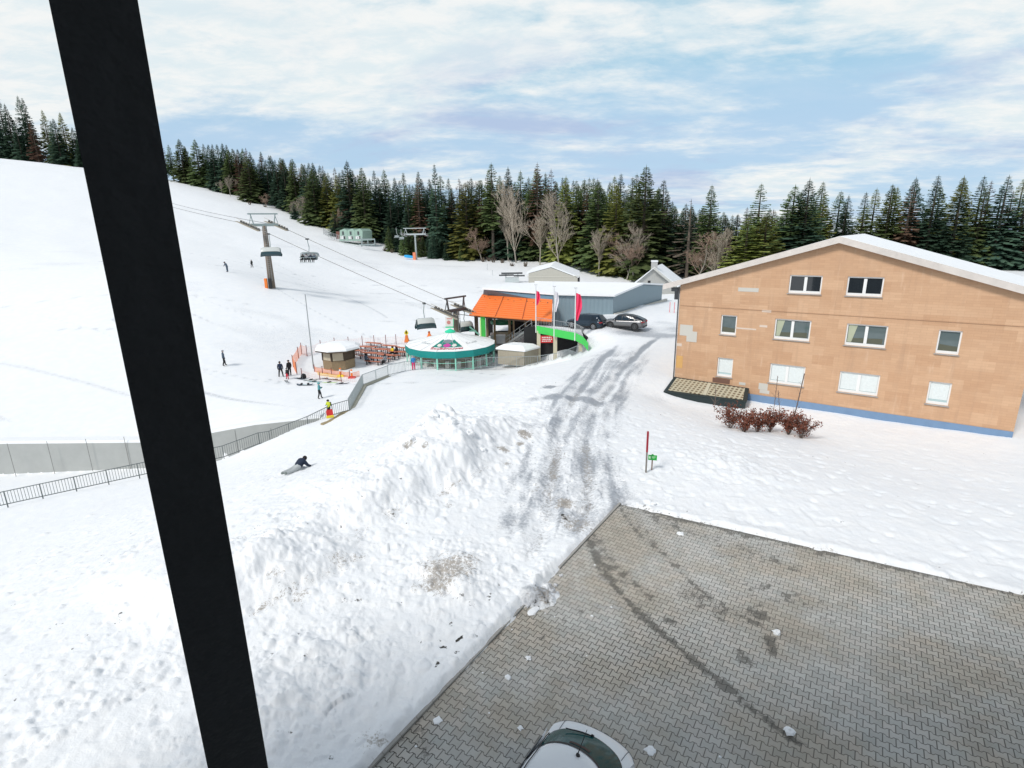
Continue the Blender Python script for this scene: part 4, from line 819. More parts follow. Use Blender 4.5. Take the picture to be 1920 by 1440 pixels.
for k in range(3):
    a = 637 + k * 14.3; h = MB(); h.prism([gp(a, 452), gp(a + 14, 452), gp(a + 14, 433), gp(a + 9, 428.5), gp(a, 432)], (1.5, 6, 0)); hb = h.build('gable_bay', PGM, pg)
    h = MB(); q = gp(a + 6, 437); h.box((q.x, -.06, q.z), (.5, .1, 1.0)); h.build('vent', DKSTEEL, hb); h = MB(); q = gp(a + 9, 445.5); h.box((q.x, -.06, q.z), (.35, .1, .9)); h.build('door', DARKIN, hb)
    h = MB(); q = gp(a + 6, 445.5); h.box((q.x, -.05, q.z), (1.5, .06, .9)); h.build('white_panel', WHITE, hb)
h = MB(); h.prism([gp(630, 448, 178), gp(637, 448, 178), gp(637, 434, 178), gp(630, 434, 178)], (0, 3, 0)); h.build('red_brown_annex', mat('annex_brown', (.20, .09, .075), .8), pg)
tr_ = T('snow_trough', 'small grey steel frame standing in the snow below the pale green pump house', 'frame', Vector(gy(690, 460, 170))); o_ = Vector(gy(690, 460, 170))
h = MB()
for px in (678, 690, 703): h.box((gy(px, 455, 170)[0] - o_.x, 0, .7), (.25, .25, 2.0))
h.box((0, 0, 1.75), (4.4, .3, .35)); h.box((-.2, -.4, .2), (4.8, .5, .3)); h.build('frame', mat('frame_teal_grey', (.30, .36, .36), .6), tr_)
def fence(name, label, pts, hgt, mats_, group=None, bar=.14, br_=.012, post_every=2.0, post_w=.06, cat='fence', zoff=0.0):
    root = T(name, label, cat, pts[0], 0, group); o_ = Vector(pts[0]); L = 0
    for a, b_ in zip(pts, pts[1:]):
        a, b_ = Vector(a) - o_, Vector(b_) - o_; n_ = max(1, round((b_ - a).length / post_every))
        for k in range(n_):
            p, q = a.lerp(b_, k / n_), a.lerp(b_, (k + 1) / n_); rz = math.atan2(q.y - p.y, q.x - p.x)
            h = MB(); h.box(p + Vector((0, 0, hgt / 2 - .15)), (post_w, post_w, hgt + .3), rz=rz); h.build('post', mats_[0], root)
            h = MB(); nb_ = max(2, int((q - p).length / bar))
            for j in range(1, nb_): m_ = p.lerp(q, j / nb_); h.box(m_ + Vector((0, 0, hgt / 2)), (br_ * 2, br_ * 2, hgt - .1), rz=rz)
            for z_ in (.07, hgt - .03): h.bar(p + Vector((0, 0, z_)), q + Vector((0, 0, z_)), .045, .05)
            h.build('panel', mats_[1], root)
        last = b_
    h = MB(); h.box(last + Vector((0, 0, hgt / 2 - .15)), (post_w, post_w, hgt + .3)); h.build('post', mats_[0], root)
    return root
G2 = mat('railing_steel', (.33, .37, .38), .5, .4, var=.1)
G3 = mat('railing_dark', (.16, .18, .18), .5, .4, var=.1)
def fp(px, py, z): return tuple(gz(px, py, z))
fa = [(-36, 33.0, gr(-36, 31.6) + .1)] + [fp(*q) for q in ((420, 858, -6.75), (487, 833, -6.2), (507, 830, -6.1), (578, 802, -5.45), (624, 779, -4.95), (655, 770, -4.8))]
fence('slope_railing', 'grey steel bar railing running down the snow bank to the concrete wall', fa, 1.02, (G3, G3), bar=.16)
fb = [fp(*q) for q in ((655, 770, -4.8), (681, 722, -4.9), (728, 704, -5.0))]
fence('bank_railing', 'pale steel bar railing along the kinked concrete edge by the skis', fb, 1.15, (G2, G2), bar=.16)
fc = [fp(*q) for q in ((728, 704, -5.0), (760, 696.5, -5.1), (845, 692, -5.15), (930, 688, -5.1), (1008, 686, -4.9))]
fence('terrace_railing', 'long grey bar railing in front of the round pavilion', fc, 1.2, (G2, G2), bar=.19)
fd = [fp(*q) for q in ((1008, 686, -4.9), (1050, 680, -4.2), (1085, 667, -3.0))]
fence('passage_railing', 'grey bar railing climbing below the green footbridge', fd, 1.2, (G2, G2), bar=.19)
h = MB(); o_ = Vector(fb[0]); ec = T('concrete_edge', 'low concrete edging under the pale kinked railing', 'kerb', fb[0])
h.loft([[Vector(p) - o_ + Vector(d) for d in ((-.1, .12, -.9), (.35, -.05, -.9), (.35, -.05, -.02), (-.1, .12, -.02))] for p in fb]); h.build('edge', mat('stained_concrete', (.30, .30, .25), .85, var=.25), ec)
ED = mat('dry_earth', (.33, .27, .16), .9, var=.25, scale=4)
h = MB(); eb = T('earth_strip', 'bare tan earth strip beside the railing where a child stands', 'ground patch', fp(640, 777, -4.9)); o_ = Vector(fp(640, 777, -4.9))
tops_ = [Vector(fp(px, py, -4.82)) - o_ for px, py in ((600, 793), (612, 789), (628, 781), (640, 771), (655, 768), (657, 775), (640, 783), (620, 791), (605, 796))]
h.loft([[p + Vector((0, 0, -.6)) for p in tops_], tops_]); h.build('earth', ED, eb, bevel=.08)
fence('pump_fence', 'thin grey fence around the pale green pump house', [tuple(gy(607, 438, 182)), tuple(gy(622, 446, 176)), tuple(gy(636, 451, 173)), tuple(gy(680, 455, 172))], 1.6, (GALV, GALV), bar=.6, br_=.03, post_every=1.6, post_w=.12)

# ------------------------------------------------------------------ people
SKIN = mat('skin', (.55, .33, .24), .6, var=.05)
JN = {'pelvis': (0, 0, .93), 'spine': (0, .01, 1.12), 'chest': (0, 0, 1.32), 'neck': (0, .01, 1.49), 'head': (0, .03, 1.58), 'crown': (0, .02, 1.70),
      'shl': (-.19, 0, 1.42), 'ell': (-.26, -.02, 1.14), 'wrl': (-.25, .08, .92), 'hal': (-.24, .12, .83), 'hpl': (-.10, 0, .89), 'knl': (-.12, .04, .50), 'anl': (-.12, 0, .10), 'tol': (-.13, .17, .05)}
for k in [k for k in JN if k.endswith('l') and k not in ('pelvis',)]: JN[k[:-1] + 'r'] = (-JN[k][0],) + JN[k][1:]
BONES = [('pelvis', 'spine'), ('spine', 'chest'), ('chest', 'neck'), ('neck', 'head'), ('head', 'crown')] + [(a + s, b + s) if a not in ('chest', 'pelvis') else (a, b + s) for s in 'lr' for a, b in (('chest', 'sh'), ('sh', 'el'), ('el', 'wr'), ('wr', 'ha'), ('pelvis', 'hp'), ('hp', 'kn'), ('kn', 'an'), ('an', 'to'))]
RAD = {'pelvis': .16, 'spine': .155, 'chest': .17, 'neck': .062, 'head': .098, 'crown': .075, 'sh': .085, 'el': .062, 'wr': .05, 'ha': .048, 'hp': .115, 'kn': .082, 'an': .068, 'to': .055}
def cloth(name, col): return mat(name, col, .75, var=.12, scale=6)
def person(label, loc, rz, jacket, pants, H=1.75, pose=None, fat=1.0, boots=BLACK, glove=BLACK, helmet=None, hat=None, hair=None, group=None, pack=None, face=True):
    root = T('person', label, 'person', loc, rz, group); J = dict(JN)
    if pose: J.update(pose)
    s = H / 1.75; names = list(J); idx = {n: i for i, n in enumerate(names)}
    me = bpy.data.meshes.new('body'); me.from_pydata([tuple(c * s for c in J[n]) for n in names], [(idx[a], idx[b]) for a, b in BONES], []); me.update()
    tmp = bpy.data.objects.new('tmp', me); C.objects.link(tmp)
    md = tmp.modifiers.new('skin', 'SKIN'); md.use_smooth_shade = True
    sv = me.skin_vertices[0].data
    for n in names:
        r_ = (RAD.get(n) or RAD[n[:-1]]) * (fat if n not in ('head', 'crown', 'neck') else 1); sv[idx[n]].radius = (r_ * s * (1.25 if n in ('pelvis', 'spine', 'chest') else 1), r_ * s * (.85 if n in ('pelvis', 'spine', 'chest') else 1)); sv[idx[n]].use_root = n == 'pelvis'
    sb_ = tmp.modifiers.new('sub', 'SUBSURF'); sb_.levels = 1; sb_.render_levels = 1
    dg = bpy.context.evaluated_depsgraph_get(); bm_ = bpy.data.meshes.new_from_object(tmp.evaluated_get(dg)); bpy.data.objects.remove(tmp)
    bm_.name = 'body'; bm_.materials.clear()
    for m in (jacket, pants, boots, glove, SKIN): bm_.materials.append(m)
    slot = {}
    for a, b in BONES:
        t_ = b.rstrip('lr') if b not in ('pelvis',) else b
        slot[(a, b)] = 4 if b in ('head', 'crown') else 3 if b[:2] == 'ha' else 2 if b[:2] == 'to' else 1 if b[:2] in ('hp', 'kn', 'an') else 0
    segs = [(np.array(J[a]) * s, np.array(J[b]) * s, slot[(a, b)]) for a, b in BONES]
    for p in bm_.polygons:
        c = np.array(p.center); best = (9e9, 0)
        for a, b, k in segs:
            ab = b - a; t_ = np.clip((c - a) @ ab / (ab @ ab), 0, 1); d = np.linalg.norm(c - a - t_ * ab) * (1.25 if k == 4 else 1)
            if d < best[0]: best = (d, k)
        p.material_index = best[1]; p.use_smooth = True
    o = bpy.data.objects.new('body', bm_); C.objects.link(o); o.parent = root
    hd = Vector(J['head']) * s; cr = Vector(J['crown']) * s; up_ = (cr - hd).normalized(); c0 = hd + up_ * .055 * s
    def dome(name, m, r_, lo_, stretch=1.0):
        h = MB(); rings = []
        X_ = Vector((1, 0, 0)); Y_ = up_.cross(X_).normalized(); X_ = Y_.cross(up_)
        for k in range(6):
            a_ = lo_ + (math.pi / 2 - lo_) * k / 5; rings.append([c0 + (X_ * math.cos(t_) + Y_ * math.sin(t_) * 1.1) * r_ * math.cos(a_) + up_ * r_ * math.sin(a_) * stretch for t_ in [2 * math.pi * i / 10 for i in range(10)]])
        h.loft(rings); return h.build(name, m, root, smooth=True)
    if helmet: dome('helmet', helmet, .142 * s, -.15)
    if hat: dome('hat', hat, .128 * s, .0, 1.15)
    if hair: dome('hair', hair, .135 * s, -.7)
    if helmet and face:
        h = MB(); f_ = Vector((0, 1, 0)); h.box(c0 + f_ * .115 * s + up_ * .01, (.17 * s, .05 * s, .07 * s)); h.build('goggles', BLACK, root, bevel=.01)
    if pack:
        h = MB(); ch = Vector(J['chest']) * s; h.box(ch + Vector((0, -.22 * s, -.1 * s)), (.3 * s, .18 * s, .42 * s)); h.build('backpack', pack, root, bevel=.05)
    return root
NAVY = cloth('navy_cloth', (.012, .022, .05)); BLK = cloth('black_cloth', (.012, .012, .014)); REDC = cloth('red_cloth', (.60, .015, .04)); TEALC = cloth('teal_cloth', (.10, .33, .36)); LIME = cloth('lime_cloth', (.52, .60, .04)); GREYC = cloth('grey_cloth', (.26, .27, .30)); YEL = cloth('yellow_cloth', (.80, .55, .03)); BLUE = cloth('blue_cloth', (.03, .22, .52)); GRN = cloth('grey_green_cloth', (.22, .25, .24)); SLATE = cloth('slate_cloth', (.06, .09, .13))
stride = {'knl': (-.13, .12, .5), 'anl': (-.14, .14, .10), 'tol': (-.15, .31, .06), 'knr': (.12, -.02, .5), 'anr': (.13, -.16, .10), 'tor': (.14, .01, .05)}
bent = {'spine': (0, .08, 1.10), 'chest': (0, .18, 1.27), 'neck': (0, .26, 1.42), 'head': (0, .30, 1.50), 'crown': (0, .33, 1.62), 'shl': (-.19, .20, 1.36), 'shr': (.19, .20, 1.36), 'ell': (-.3, .22, 1.10), 'elr': (.3, .22, 1.10), 'wrl': (-.28, .38, .98), 'wrr': (.28, .38, .98), 'hal': (-.27, .47, .98), 'har': (.27, .47, .98)}
apart = {'hpl': (-.1, 0, .89), 'knl': (-.17, .04, .5), 'anl': (-.22, 0, .10), 'tol': (-.25, .16, .05), 'knr': (.16, .05, .5), 'anr': (.20, 0, .10), 'tor': (.24, .16, .05)}
hold = {'ell': (-.27, .08, 1.15), 'wrl': (-.14, .28, 1.18), 'hal': (-.08, .34, 1.20), 'elr': (.27, .08, 1.15), 'wrr': (.14, .28, 1.18), 'har': (.08, .34, 1.20)}
sit = {'pelvis': (0, 0, .52), 'spine': (0, -.01, .72), 'chest': (0, -.02, .92), 'neck': (0, 0, 1.08), 'head': (0, .03, 1.17), 'crown': (0, .03, 1.29), 'shl': (-.19, 0, 1.02), 'shr': (.19, 0, 1.02), 'ell': (-.26, .08, .78), 'elr': (.26, .08, .78), 'wrl': (-.18, .30, .74), 'wrr': (.18, .30, .74), 'hal': (-.14, .38, .74), 'har': (.14, .38, .74),
       'hpl': (-.10, .04, .5), 'hpr': (.10, .04, .5), 'knl': (-.12, .44, .50), 'knr': (.12, .44, .50), 'anl': (-.12, .48, .10), 'anr': (.12, .48, .10), 'tol': (-.13, .64, .06), 'tor': (.13, .64, .06)}
def at(px, py, lo=20): return onray(px, py, lo)
person('person in dark slate ski suit gliding near the upper left lift tower', at(427, 510), 2.6, SLATE, SLATE, 1.75, bent, helmet=BLK)
person('tiny person in dark clothes standing on the slope left of the tall lift tower', at(473, 502), 1.2, BLK, BLK, 1.55, stride, hat=BLK)
person('person in dark jacket walking alone at the far left of the flat piste', at(421, 686), -.9, SLATE, BLK, 1.78, stride, hat=GREYC)
person('person in navy jacket seen from behind, standing with black clad person and child', at(527.5, 707), .3, NAVY, BLK, 1.78, apart, hat=BLK)
person('tall person all in black beside the child in red trousers', at(544, 704.5), .9, BLK, BLK, 1.80, None, hat=BLK)
person('small child in red trousers and dark jacket between two adults', at(539.5, 711), 2.6, BLK, REDC, 1.25, apart, hat=BLK)
person('person in pale teal top and black trousers standing by the scattered skis', at(600, 747.5), -1.4, TEALC, BLK, 1.62, {**hold, **stride}, helmet=TEALC)
kid = Vector(gz(618, 779, -4.72)); person('child in lime yellow jacket and black helmet at the railing', kid, 2.7, LIME, BLK, 1.42, hold, helmet=BLK, pack=BLK, glove=BLUE)
sd0 = T('plastic_sled', 'red and yellow plastic sled leaning by the lime jacketed child', 'sled', kid + Vector((.15, -.35, -.05)), .4)
h = MB(); h.loft([[Vector((x_ * w_, y_, z_ + .06 * x_ * x_)) for x_ in (-1, -.5, 0, .5, 1)] for y_, z_, w_ in ((-.1, .02, .22), (.02, .2, .28), (.12, .45, .28), (.18, .62, .2))], closed=False); h.build('tray', RED, sd0)
h = MB(); h.box((0, -.16, .1), (.62, .10, .22)); h.build('yellow_bumper', YELLOW, sd0, bevel=.03)
lp = at(553, 884, 12)
lie = {'pelvis': (0, 0, .24), 'spine': (0, .18, .36), 'chest': (0, .34, .50), 'neck': (0, .45, .58), 'head': (0, .52, .60), 'crown': (0, .62, .58), 'shl': (-.19, .38, .50), 'shr': (.19, .38, .50), 'ell': (-.30, .56, .22), 'elr': (.30, .52, .22), 'wrl': (-.22, .74, .10), 'wrr': (.22, .70, .10), 'hal': (-.2, .82, .07), 'har': (.2, .79, .07),
       'hpl': (-.1, -.04, .20), 'hpr': (.1, -.04, .20), 'knl': (-.13, -.46, .13), 'knr': (.13, -.44, .14), 'anl': (-.15, -.86, .13), 'anr': (.15, -.84, .16), 'tol': (-.16, -1.0, .10), 'tor': (.17, -.98, .20)}
hr_ = cloth('dark_hair', (.014, .010, .009))
person('person in navy jacket and pale grey trousers lying face down on the snow bank', lp + Vector((.1, .1, .02)), -math.pi / 2 + .95, NAVY, cloth('pale_grey_cloth', (.42, .45, .46)), 1.5, lie, 1.45, boots=GRN, hair=hr_)
BT = -4.9
for lab, px, py, rz_, j, p_ in (('person in yellow jacket sitting among the orange benches', 737, 668, 2.4, YEL, BLK), ('person in black jacket sitting right beside the yellow jacketed one', 744.5, 669, 2.5, BLK, BLK), ('person in grey top with dark hair sitting near the railing corner', 723.5, 684, 1.2, GREYC, BLK), ('person in dark slate clothes sitting at the table next to the kiosk', 687, 683, -.6, SLATE, BLK)):
    q = at(px, py); person(lab, q, rz_, j, p_, 1.72, sit, hair=hr_)
person('person in blue jacket and pink trousers standing at the left pavilion post', at(776, 694), .4, BLUE, cloth('pink_cloth', (.75, .03, .16)), 1.7, None, hat=GREYC)

# ------------------------------------------------------------------ chairlift
CABLE = mat('steel_cable', (.17, .17, .17), .5, .5)
POLEB = mat('rusty_grey_pole', (.21, .17, .135), .7, .2, var=.25, scale=1.5); ARMG = mat('arm_grey_green', (.29, .35, .35), .55, .2)
def tower(name, label, base, topz, adir, half, r0, m_pole, m_arm, frame=True, sheave=2.6, line=None):
    root = T(name, label, 'lift tower', base, math.atan2(adir[1], adir[0])); H_ = topz - base[2]
    h = MB(); h.cyl((0, 0, -.6), (0, 0, H_), r0, r0 * .62, 14); h.build('pole', m_pole, root, smooth=True)
    h = MB(); h.box((0, 0, H_ + .12), (half * 2, .34, .42)); h.box((0, 0, H_ - .25), (.6, .5, .6)); h.build('crossarm', m_arm, root, bevel=.03)
    if frame:
        h = MB(); h.box((0, 0, H_ + 1.75), (half * 2.1, .22, .2))
        for s in (-1, 1):
            h.bar((s * half * .72, 0, H_ + .3), (s * half * .86, 0, H_ + 1.7), .16, .16); h.bar((s * half * 1.0, .1, H_ + .3), (s * half * .84, 0, H_ + 1.5), .08, .08)
        h.build('work_frame', m_arm, root)
    ln = Vector((line[0], line[1], 0)).normalized() if line is not None else Vector((0, 1, 0)); sl_ = line[2] if line is not None else 0
    rot = Matrix.Rotation(-math.atan2(adir[1], adir[0]), 3, 'Z'); ln = rot @ ln
    for s in (-1, 1):
        h = MB(); c_ = Vector((s * half * .98, 0, H_ - .05))
        d_ = Vector((ln.x, ln.y, sl_)).normalized(); h.bar(c_ - d_ * sheave / 2, c_ + d_ * sheave / 2, .12, .2)
        nrm = d_.cross(Vector((0, 0, 1))).normalized(); nw = 8
        for k in range(nw):
            p = c_ + d_ * (sheave * ((k + .5) / nw - .5)) + Vector((0, 0, .12)); h.cyl(p - nrm * .07, p + nrm * .07, .19, n=10)
        h.build('sheave_train', mat('sheave_dark', (.13, .125, .115), .6, .3, var=.3), root)
        h = MB(); off = nrm * .45; h.bar(c_ - d_ * sheave * .55 + off, c_ + d_ * sheave * .55 + off, .4, .05)
        h.bar(c_ - d_ * sheave * .55 + off + Vector((0, 0, .5)), c_ + d_ * sheave * .55 + off + Vector((0, 0, .5)), .04, .04); h.build('catwalk', WOODG if r0 > .4 else GALV, root)
    h = MB()
    for s in (-.18, .18): h.bar((s, -r0 - .12, 1.2), (s, -r0 * .62 - .12, H_), .04, .04)
    for k in range(int((H_ - 1.3) / .32)): h.bar((-.18, -r0 - .10, 1.3 + .32 * k), (.18, -r0 - .10, 1.3 + .32 * k), .03, .03)
    h.build('ladder', GALV, root); return root
t1b = at(503, 537); a1L, a1R = Vector(gy(468, 422.5, 87.2)), Vector(gy(522, 424, 88.8)); a2L, a2R = Vector(gy(836, 587, 69.6)), Vector(gy(873, 579.5, 72.6))
zt1 = (a1L.z + a1R.z) / 2; ad = a1R - a1L; lnv = (a2L - a1L); slope = lnv.z / math.hypot(lnv.x, lnv.y)
t1b = Vector(((a1L.x + a1R.x) / 2, (a1L.y + a1R.y) / 2, t1b.z)); t1b.z = gr(t1b.x, t1b.y) - .1
tower('lift_tower', 'tall brown grey chairlift tower with wide sheave arms on the left slope', t1b, zt1, ad, ad.length / 2, .55, POLEB, ARMG, sheave=4.6, line=(lnv.x, lnv.y, slope))
ad2 = a2R - a2L; t2b = (a2L + a2R) / 2; zt2 = t2b.z; t2b.z = gr(t2b.x, t2b.y) - .2
tower('lift_tower', 'dark chairlift tower with sheave arms right behind the round pavilion roof', t2b, zt2, ad2, ad2.length / 2, .50, mat('brown_pole', (.16, .125, .095), .7, .2, var=.2), DKSTEEL, sheave=3.8, line=(lnv.x, lnv.y, slope))
pad = T('tower_padding', 'orange protective padding standing at the tall lift tower foot', 'padding', (t1b.x - .1, t1b.y - .95, gr(t1b.x, t1b.y - .9)))
h = MB(); h.box((-.35, 0, .8), (.45, .3, 1.6)); h.build('pad', ORANGE, pad, bevel=.06); h = MB(); h.box((.25, .05, .8), (.5, .3, 1.6)); h.build('dark_pad', BLACK, pad, bevel=.06)
cabs = T('haul_cable', 'pair of thin haul cables strung between the two sheave armed lift towers', 'cable', a1L)
upL, upR = Vector(gy(250, 366, 190)), Vector(gy(290, 372, 192))
for pts in ((upL, a1L, a2L, Vector(gy(898, 596, 72))), (upR, a1R, a2R, Vector(gy(905, 590, 75)))):
    h = MB()
    for p, q in zip(pts, pts[1:]):
        L_ = (q - p).length; prev = None
        for k in range(13):
            u = k / 12; pt = p.lerp(q, u) + Vector((0, 0, .12 - L_ * .004 * 4 * u * (1 - u))) - a1L
            if prev is not None: h.cyl(prev, pt,   .042, n=5, cap=False)
            prev = pt
    h.build('cable', CABLE, cabs)
BUB = mat('bubble_shell', (.58, .60, .58), .25, var=.06); SEATT = mat('seat_teal_dark', (.02, .06, .075), .5, var=.2); SHELLD = mat('dark_bubble', (.018, .05, .06), .15, var=.2, spec=.7)
def chair(label, grip, rz, w=2.5, closed=True, drop=2.0, m_shell=None, group='chairs on the lift cable'):
    root = T('lift_chair', label, 'lift chair', grip, rz, group)
    h = MB(); h.box((0, 0, -.05), (.25, .7, .22)); h.build('grip', DKSTEEL, root)
    h = MB(); h.tube([(0, 0, 0), (.02, -.1, -.6), (.02, -.35, -1.2), (.02, -.1, -drop + .05)], .055, 8); h.build('hanger', ARMG, root)
    h = MB(); h.tube([(-w / 2, .05, -drop - .95), (-w / 2 * .96, -.05, -drop - .15), (-w / 2 * .75, 0, -drop), (w / 2 * .75, 0, -drop), (w / 2 * .96, -.05, -drop - .15), (w / 2, .05, -drop - .95)], .05, 8); h.build('frame', ARMG, root)
    h = MB(); h.box((0, .25, -drop - 1.05), (w * .96, .5, .12)); h.build('seat', SEATT, root, bevel=.04)
    h = MB(); h.box((0, -.02, -drop - .68), (w * .94, .08, .62)); h.build('backrest', SEATT if closed else BUB, root, bevel=.03)
    def shell(prof, name, m, wid):
        h = MB(); us = np.linspace(-1, 1, 15)
        h.loft([[Vector((u * w / 2 * ws_, y_ + .12 * (1 - u * u) * (1 if y_ > 0 else -1), z_ - .10 * u ** 4)) for u in us] for y_, z_, ws_ in prof], closed=False); return h.build(name, m, root, smooth=True)
    if closed:
        shell([(-.15, -drop - .05, .86), (.10, -drop + .06, .90), (.42, -drop - .10, .93), (.58, -drop - .55, .97)], 'bubble_top', BUB, w)
        shell([(.59, -drop - .56, .98), (.66, -drop - .85, 1.04), (.66, -drop - 1.15, 1.08), (.55, -drop - 1.25, 1.06)], 'bubble_front', SHELLD, w)
        shell([(-.15, -drop - .05, .86), (-.32, -drop - .30, .95), (-.36, -drop - .62, 1.0)], 'bubble_back', BUB, w)
        shell([(-.37, -drop - .62, 1.01), (-.34, -drop - 1.0, 1.1), (-.2, -drop - 1.25, 1.06)], 'bubble_skirt', SHELLD, w)
    else:
        shell([(-.1, -drop - .05, .86), (-.38, -drop + .05, .92), (-.55, -drop - .15, .96), (-.58, -drop - .5, 1.0)], 'bubble_shell', mat('bubble_grey', (.45, .5, .52), .25, var=.15), w)
        h = MB(); h.bar((-w * .45, .62, -drop - .72), (w * .45, .62, -drop - .72), .06, .06); h.bar((-w * .42, .75, -drop - 1.5), (w * .42, .75, -drop - 1.5), .06, .06)
        for s in (-1, 1): h.bar((s * w * .44, 0, -drop - .5), (s * w * .44, .62, -drop - .72), .05, .05); h.bar((s * w * .2, .62, -drop - .72), (s * w * .2, .75, -drop - 1.5), .05, .05)
        h.build('safety_bar', ARMG, root)
    return root
def oncable(a, b, px):     # cable point that appears at column px
    lo_, hi_ = 0.0, 1.0
    for _ in range(40):
        mid = (lo_ + hi_) / 2; p = np.array(a.lerp(b, mid)) - CAM; X_ = 960 + FPX * (p @ _r) / (p @ _f)
        if X_ < px: lo_ = mid
        else: hi_ = mid
    L_ = (b - a).length; return a.lerp(b, mid) + Vector((0, 0, .10 - L_ * .016 * mid * (1 - mid)))
ya = math.atan2(lnv.y, lnv.x) - math.pi / 2
c1 = oncable(a1L, a2L, 504); chair('chairlift seat with dark bubble closed, hanging just right of the tall tower pole', c1, math.pi + .30, 2.75)
c2 = oncable(a1R, a2R, 576); cf = chair('chairlift seat with skiers riding, hanging above the open slope', c2, math.pi - .15, 2.8, closed=False)
for k, (px_, lab) in enumerate(((-.95, 'rider in dark clothes at one end of the occupied lift chair'), (-.32, 'rider in slate jacket second along the occupied lift chair'), (.32, 'rider in grey jacket third along the occupied lift chair'), (.95, 'rider in black jacket at the other end of the occupied lift chair'))):
    R_ = Matrix.Rotation(math.pi - .15, 3, 'Z'); q = c2 + R_ @ Vector((px_, .22, -3.0 - .45))
    person('person: ' + lab if False else lab.replace('rider', 'person'), q, math.pi - .15, (SLATE, NAVY, GREYC, BLK)[k], BLK, 1.65, {**sit, 'anl': (-.12, .52, .08), 'anr': (.12, .52, .08)}, helmet=(BLK, GREYC, BLK, SLATE)[k])
c3 = oncable(a1L, a2L, 795); chair('chairlift seat with dark bubble closed, hanging close to the pavilion roof', c3, math.pi + .45, 2.45, drop=2.0)
c4 = Vector(gy(871, 582, 73.5)); chair('pale chairlift seat partly hidden behind the dark tower near the orange roof', c4, math.pi + .5, 2.0, drop=1.5)
# old double chairlift higher up
t3b = at(781, 487); zt3 = gy(786, 440, t3b.y)[2]
tower('lift_tower', 'slim pale grey lift tower with orange pad in front of young spruces', t3b, zt3, (1, .1), 3.0, .30, mat('pale_pole', (.48, .54, .54), .6, .2), mat('pale_arm', (.50, .54, .54), .6, .2), sheave=2.4, line=(.8, -.6, -.3))
h = MB(); pd2 = T('tower_padding', 'orange pad wrapped upright at the slim grey lift tower', 'padding', t3b + Vector((-.45, -.6, 0))); h.box((0, 0, 1.0), (.8, .5, 2.1)); h.build('pad', mat('salmon_pad', (.80, .26, .14), .7), pd2, bevel=.06)
bb_ = T('blue_tarp', 'bright blue tarpaulin bundle lying left of the slim lift tower', 'tarp', Vector(t3b) + Vector((-2.0, -.4, .9))); h = MB(); h.loft([[Vector((x_, y_ * s_, z_ * s_ - .12 * x_)) for y_, z_ in ((-.3, -.35), (.3, -.35), (.35, .2), (0, .4), (-.35, .2))] for x_, s_ in ((-1.3, .8), (-.4, 1.1), (.5, .95), (1.2, .8))]); h.build('tarp', mat('tarp_blue', (.03, .38, .75), .6, var=.2), bb_)
def small_chair(label, px, py, Y, hgt=2.6):
    q = Vector(gy(px, py, Y)); root = T('double_chair', label, 'lift chair', q, .6, 'old double chairs')
    h = MB(); h.tube([(0, 0, hgt), (0, 0, hgt * .5), (.3, 0, .55), (.1, 0, 0)], .05, 6); h.build('hanger', mat('pale_arm', ()), root)
    h = MB(); h.box((0, .1, -.05), (1.3, .5, .12)); h.build('seat', DKSTEEL if py > 480 else mat('pale_arm', ()), root); h = MB(); h.box((0, -.16, .3), (1.3, .08, .45)); h.build('backrest', DKSTEEL if py > 480 else mat('pale_arm', ()), root)
small_chair('small pale double chair hanging before the dark young spruces, higher one', 744, 445, 160); small_chair('small pale double chair just right of and below another pale one', 753, 448, 158)
small_chair('dark double chair low over the snow, upper of two by the forest edge', 914, 514, 140); small_chair('dark double chair low over the snow, lower of two by the forest edge', 924, 527, 132)
vs_ = T('valley_station', 'small grey steel drive frame of the old lift left of the pale hall', 'lift frame', at(960, 529)); h = MB(); z0_ = .2
h.box((0, 0, 1.9), (4.6, .5, .35)); h.box((-1.2, 0, 1.5), (3.2, .4, .3)); h.box((1.6, 0, 1.35), (2.4, .4, .3)); h.build('arm', DKSTEEL, vs_)
h = MB(); h.box((0, 0, .5), (3.0, 1.2, 1.0)); h.build('base', mat('pale_grey_box', (.5, .55, .56), .7), vs_)
for s in (-1.3, 1.3): h = MB(); h.box((s, -.1, .9), (.2, .2, 2.0)); h.build('leg', GALV, vs_)

# ------------------------------------------------------------------ cars
PLATE = mat('number_plate', (.75, .75, .7), .5); TAILR = mat('tail_lamp', (.35, .01, .02), .2, var=.2, spec=.8); HEADL = mat('head_lamp', (.6, .65, .68), .1, var=.1, spec=.8); RIM = mat('alloy_rim', (.5, .5, .52), .35, .7)
CGL = mat('car_glass', (.010, .022, .036), .12, 0, .05, 2, spec=.35)
def wheel(root, x_, y_, r_, s_, rimm):
    h = MB(); n_ = 20; prof = [(.62, 0), (.90, -.005), (1.0, .02), (1.0, .19), (.9, .215), (.62, .21)]
    h.loft([[Vector((x_ + r_ * k * math.cos(t_), y_ - s_ * yy, r_ + r_ * k * math.sin(t_))) for t_ in [2 * math.pi * i / n_ for i in range(n_)]] for k, yy in prof]); wo = h.build('wheel', RUBBER, root, smooth=False)
    h = MB()
    for i in range(10):
        a_ = 2 * math.pi * i / 10; h.bar((x_, y_ - s_ * .01, r_), (x_ + .66 * r_ * math.cos(a_), y_ - s_ * .004, r_ + .66 * r_ * math.sin(a_)), .05, .03)
    h.cyl((x_, y_ - s_ * .03, r_), (x_, y_ + s_ * .006, r_), .07, n=10)
    n2 = 20; h.loft([[Vector((x_ + r_ * k * math.cos(t_), y_ + s_ * yy, r_ + r_ * k * math.sin(t_))) for t_ in [2 * math.pi * i / n2 for i in range(n2)]] for k, yy in ((.60, -.03), (.60, .012), (.70, .012), (.70, -.03))], caps=False)
    h.build('rim', rimm, wo)
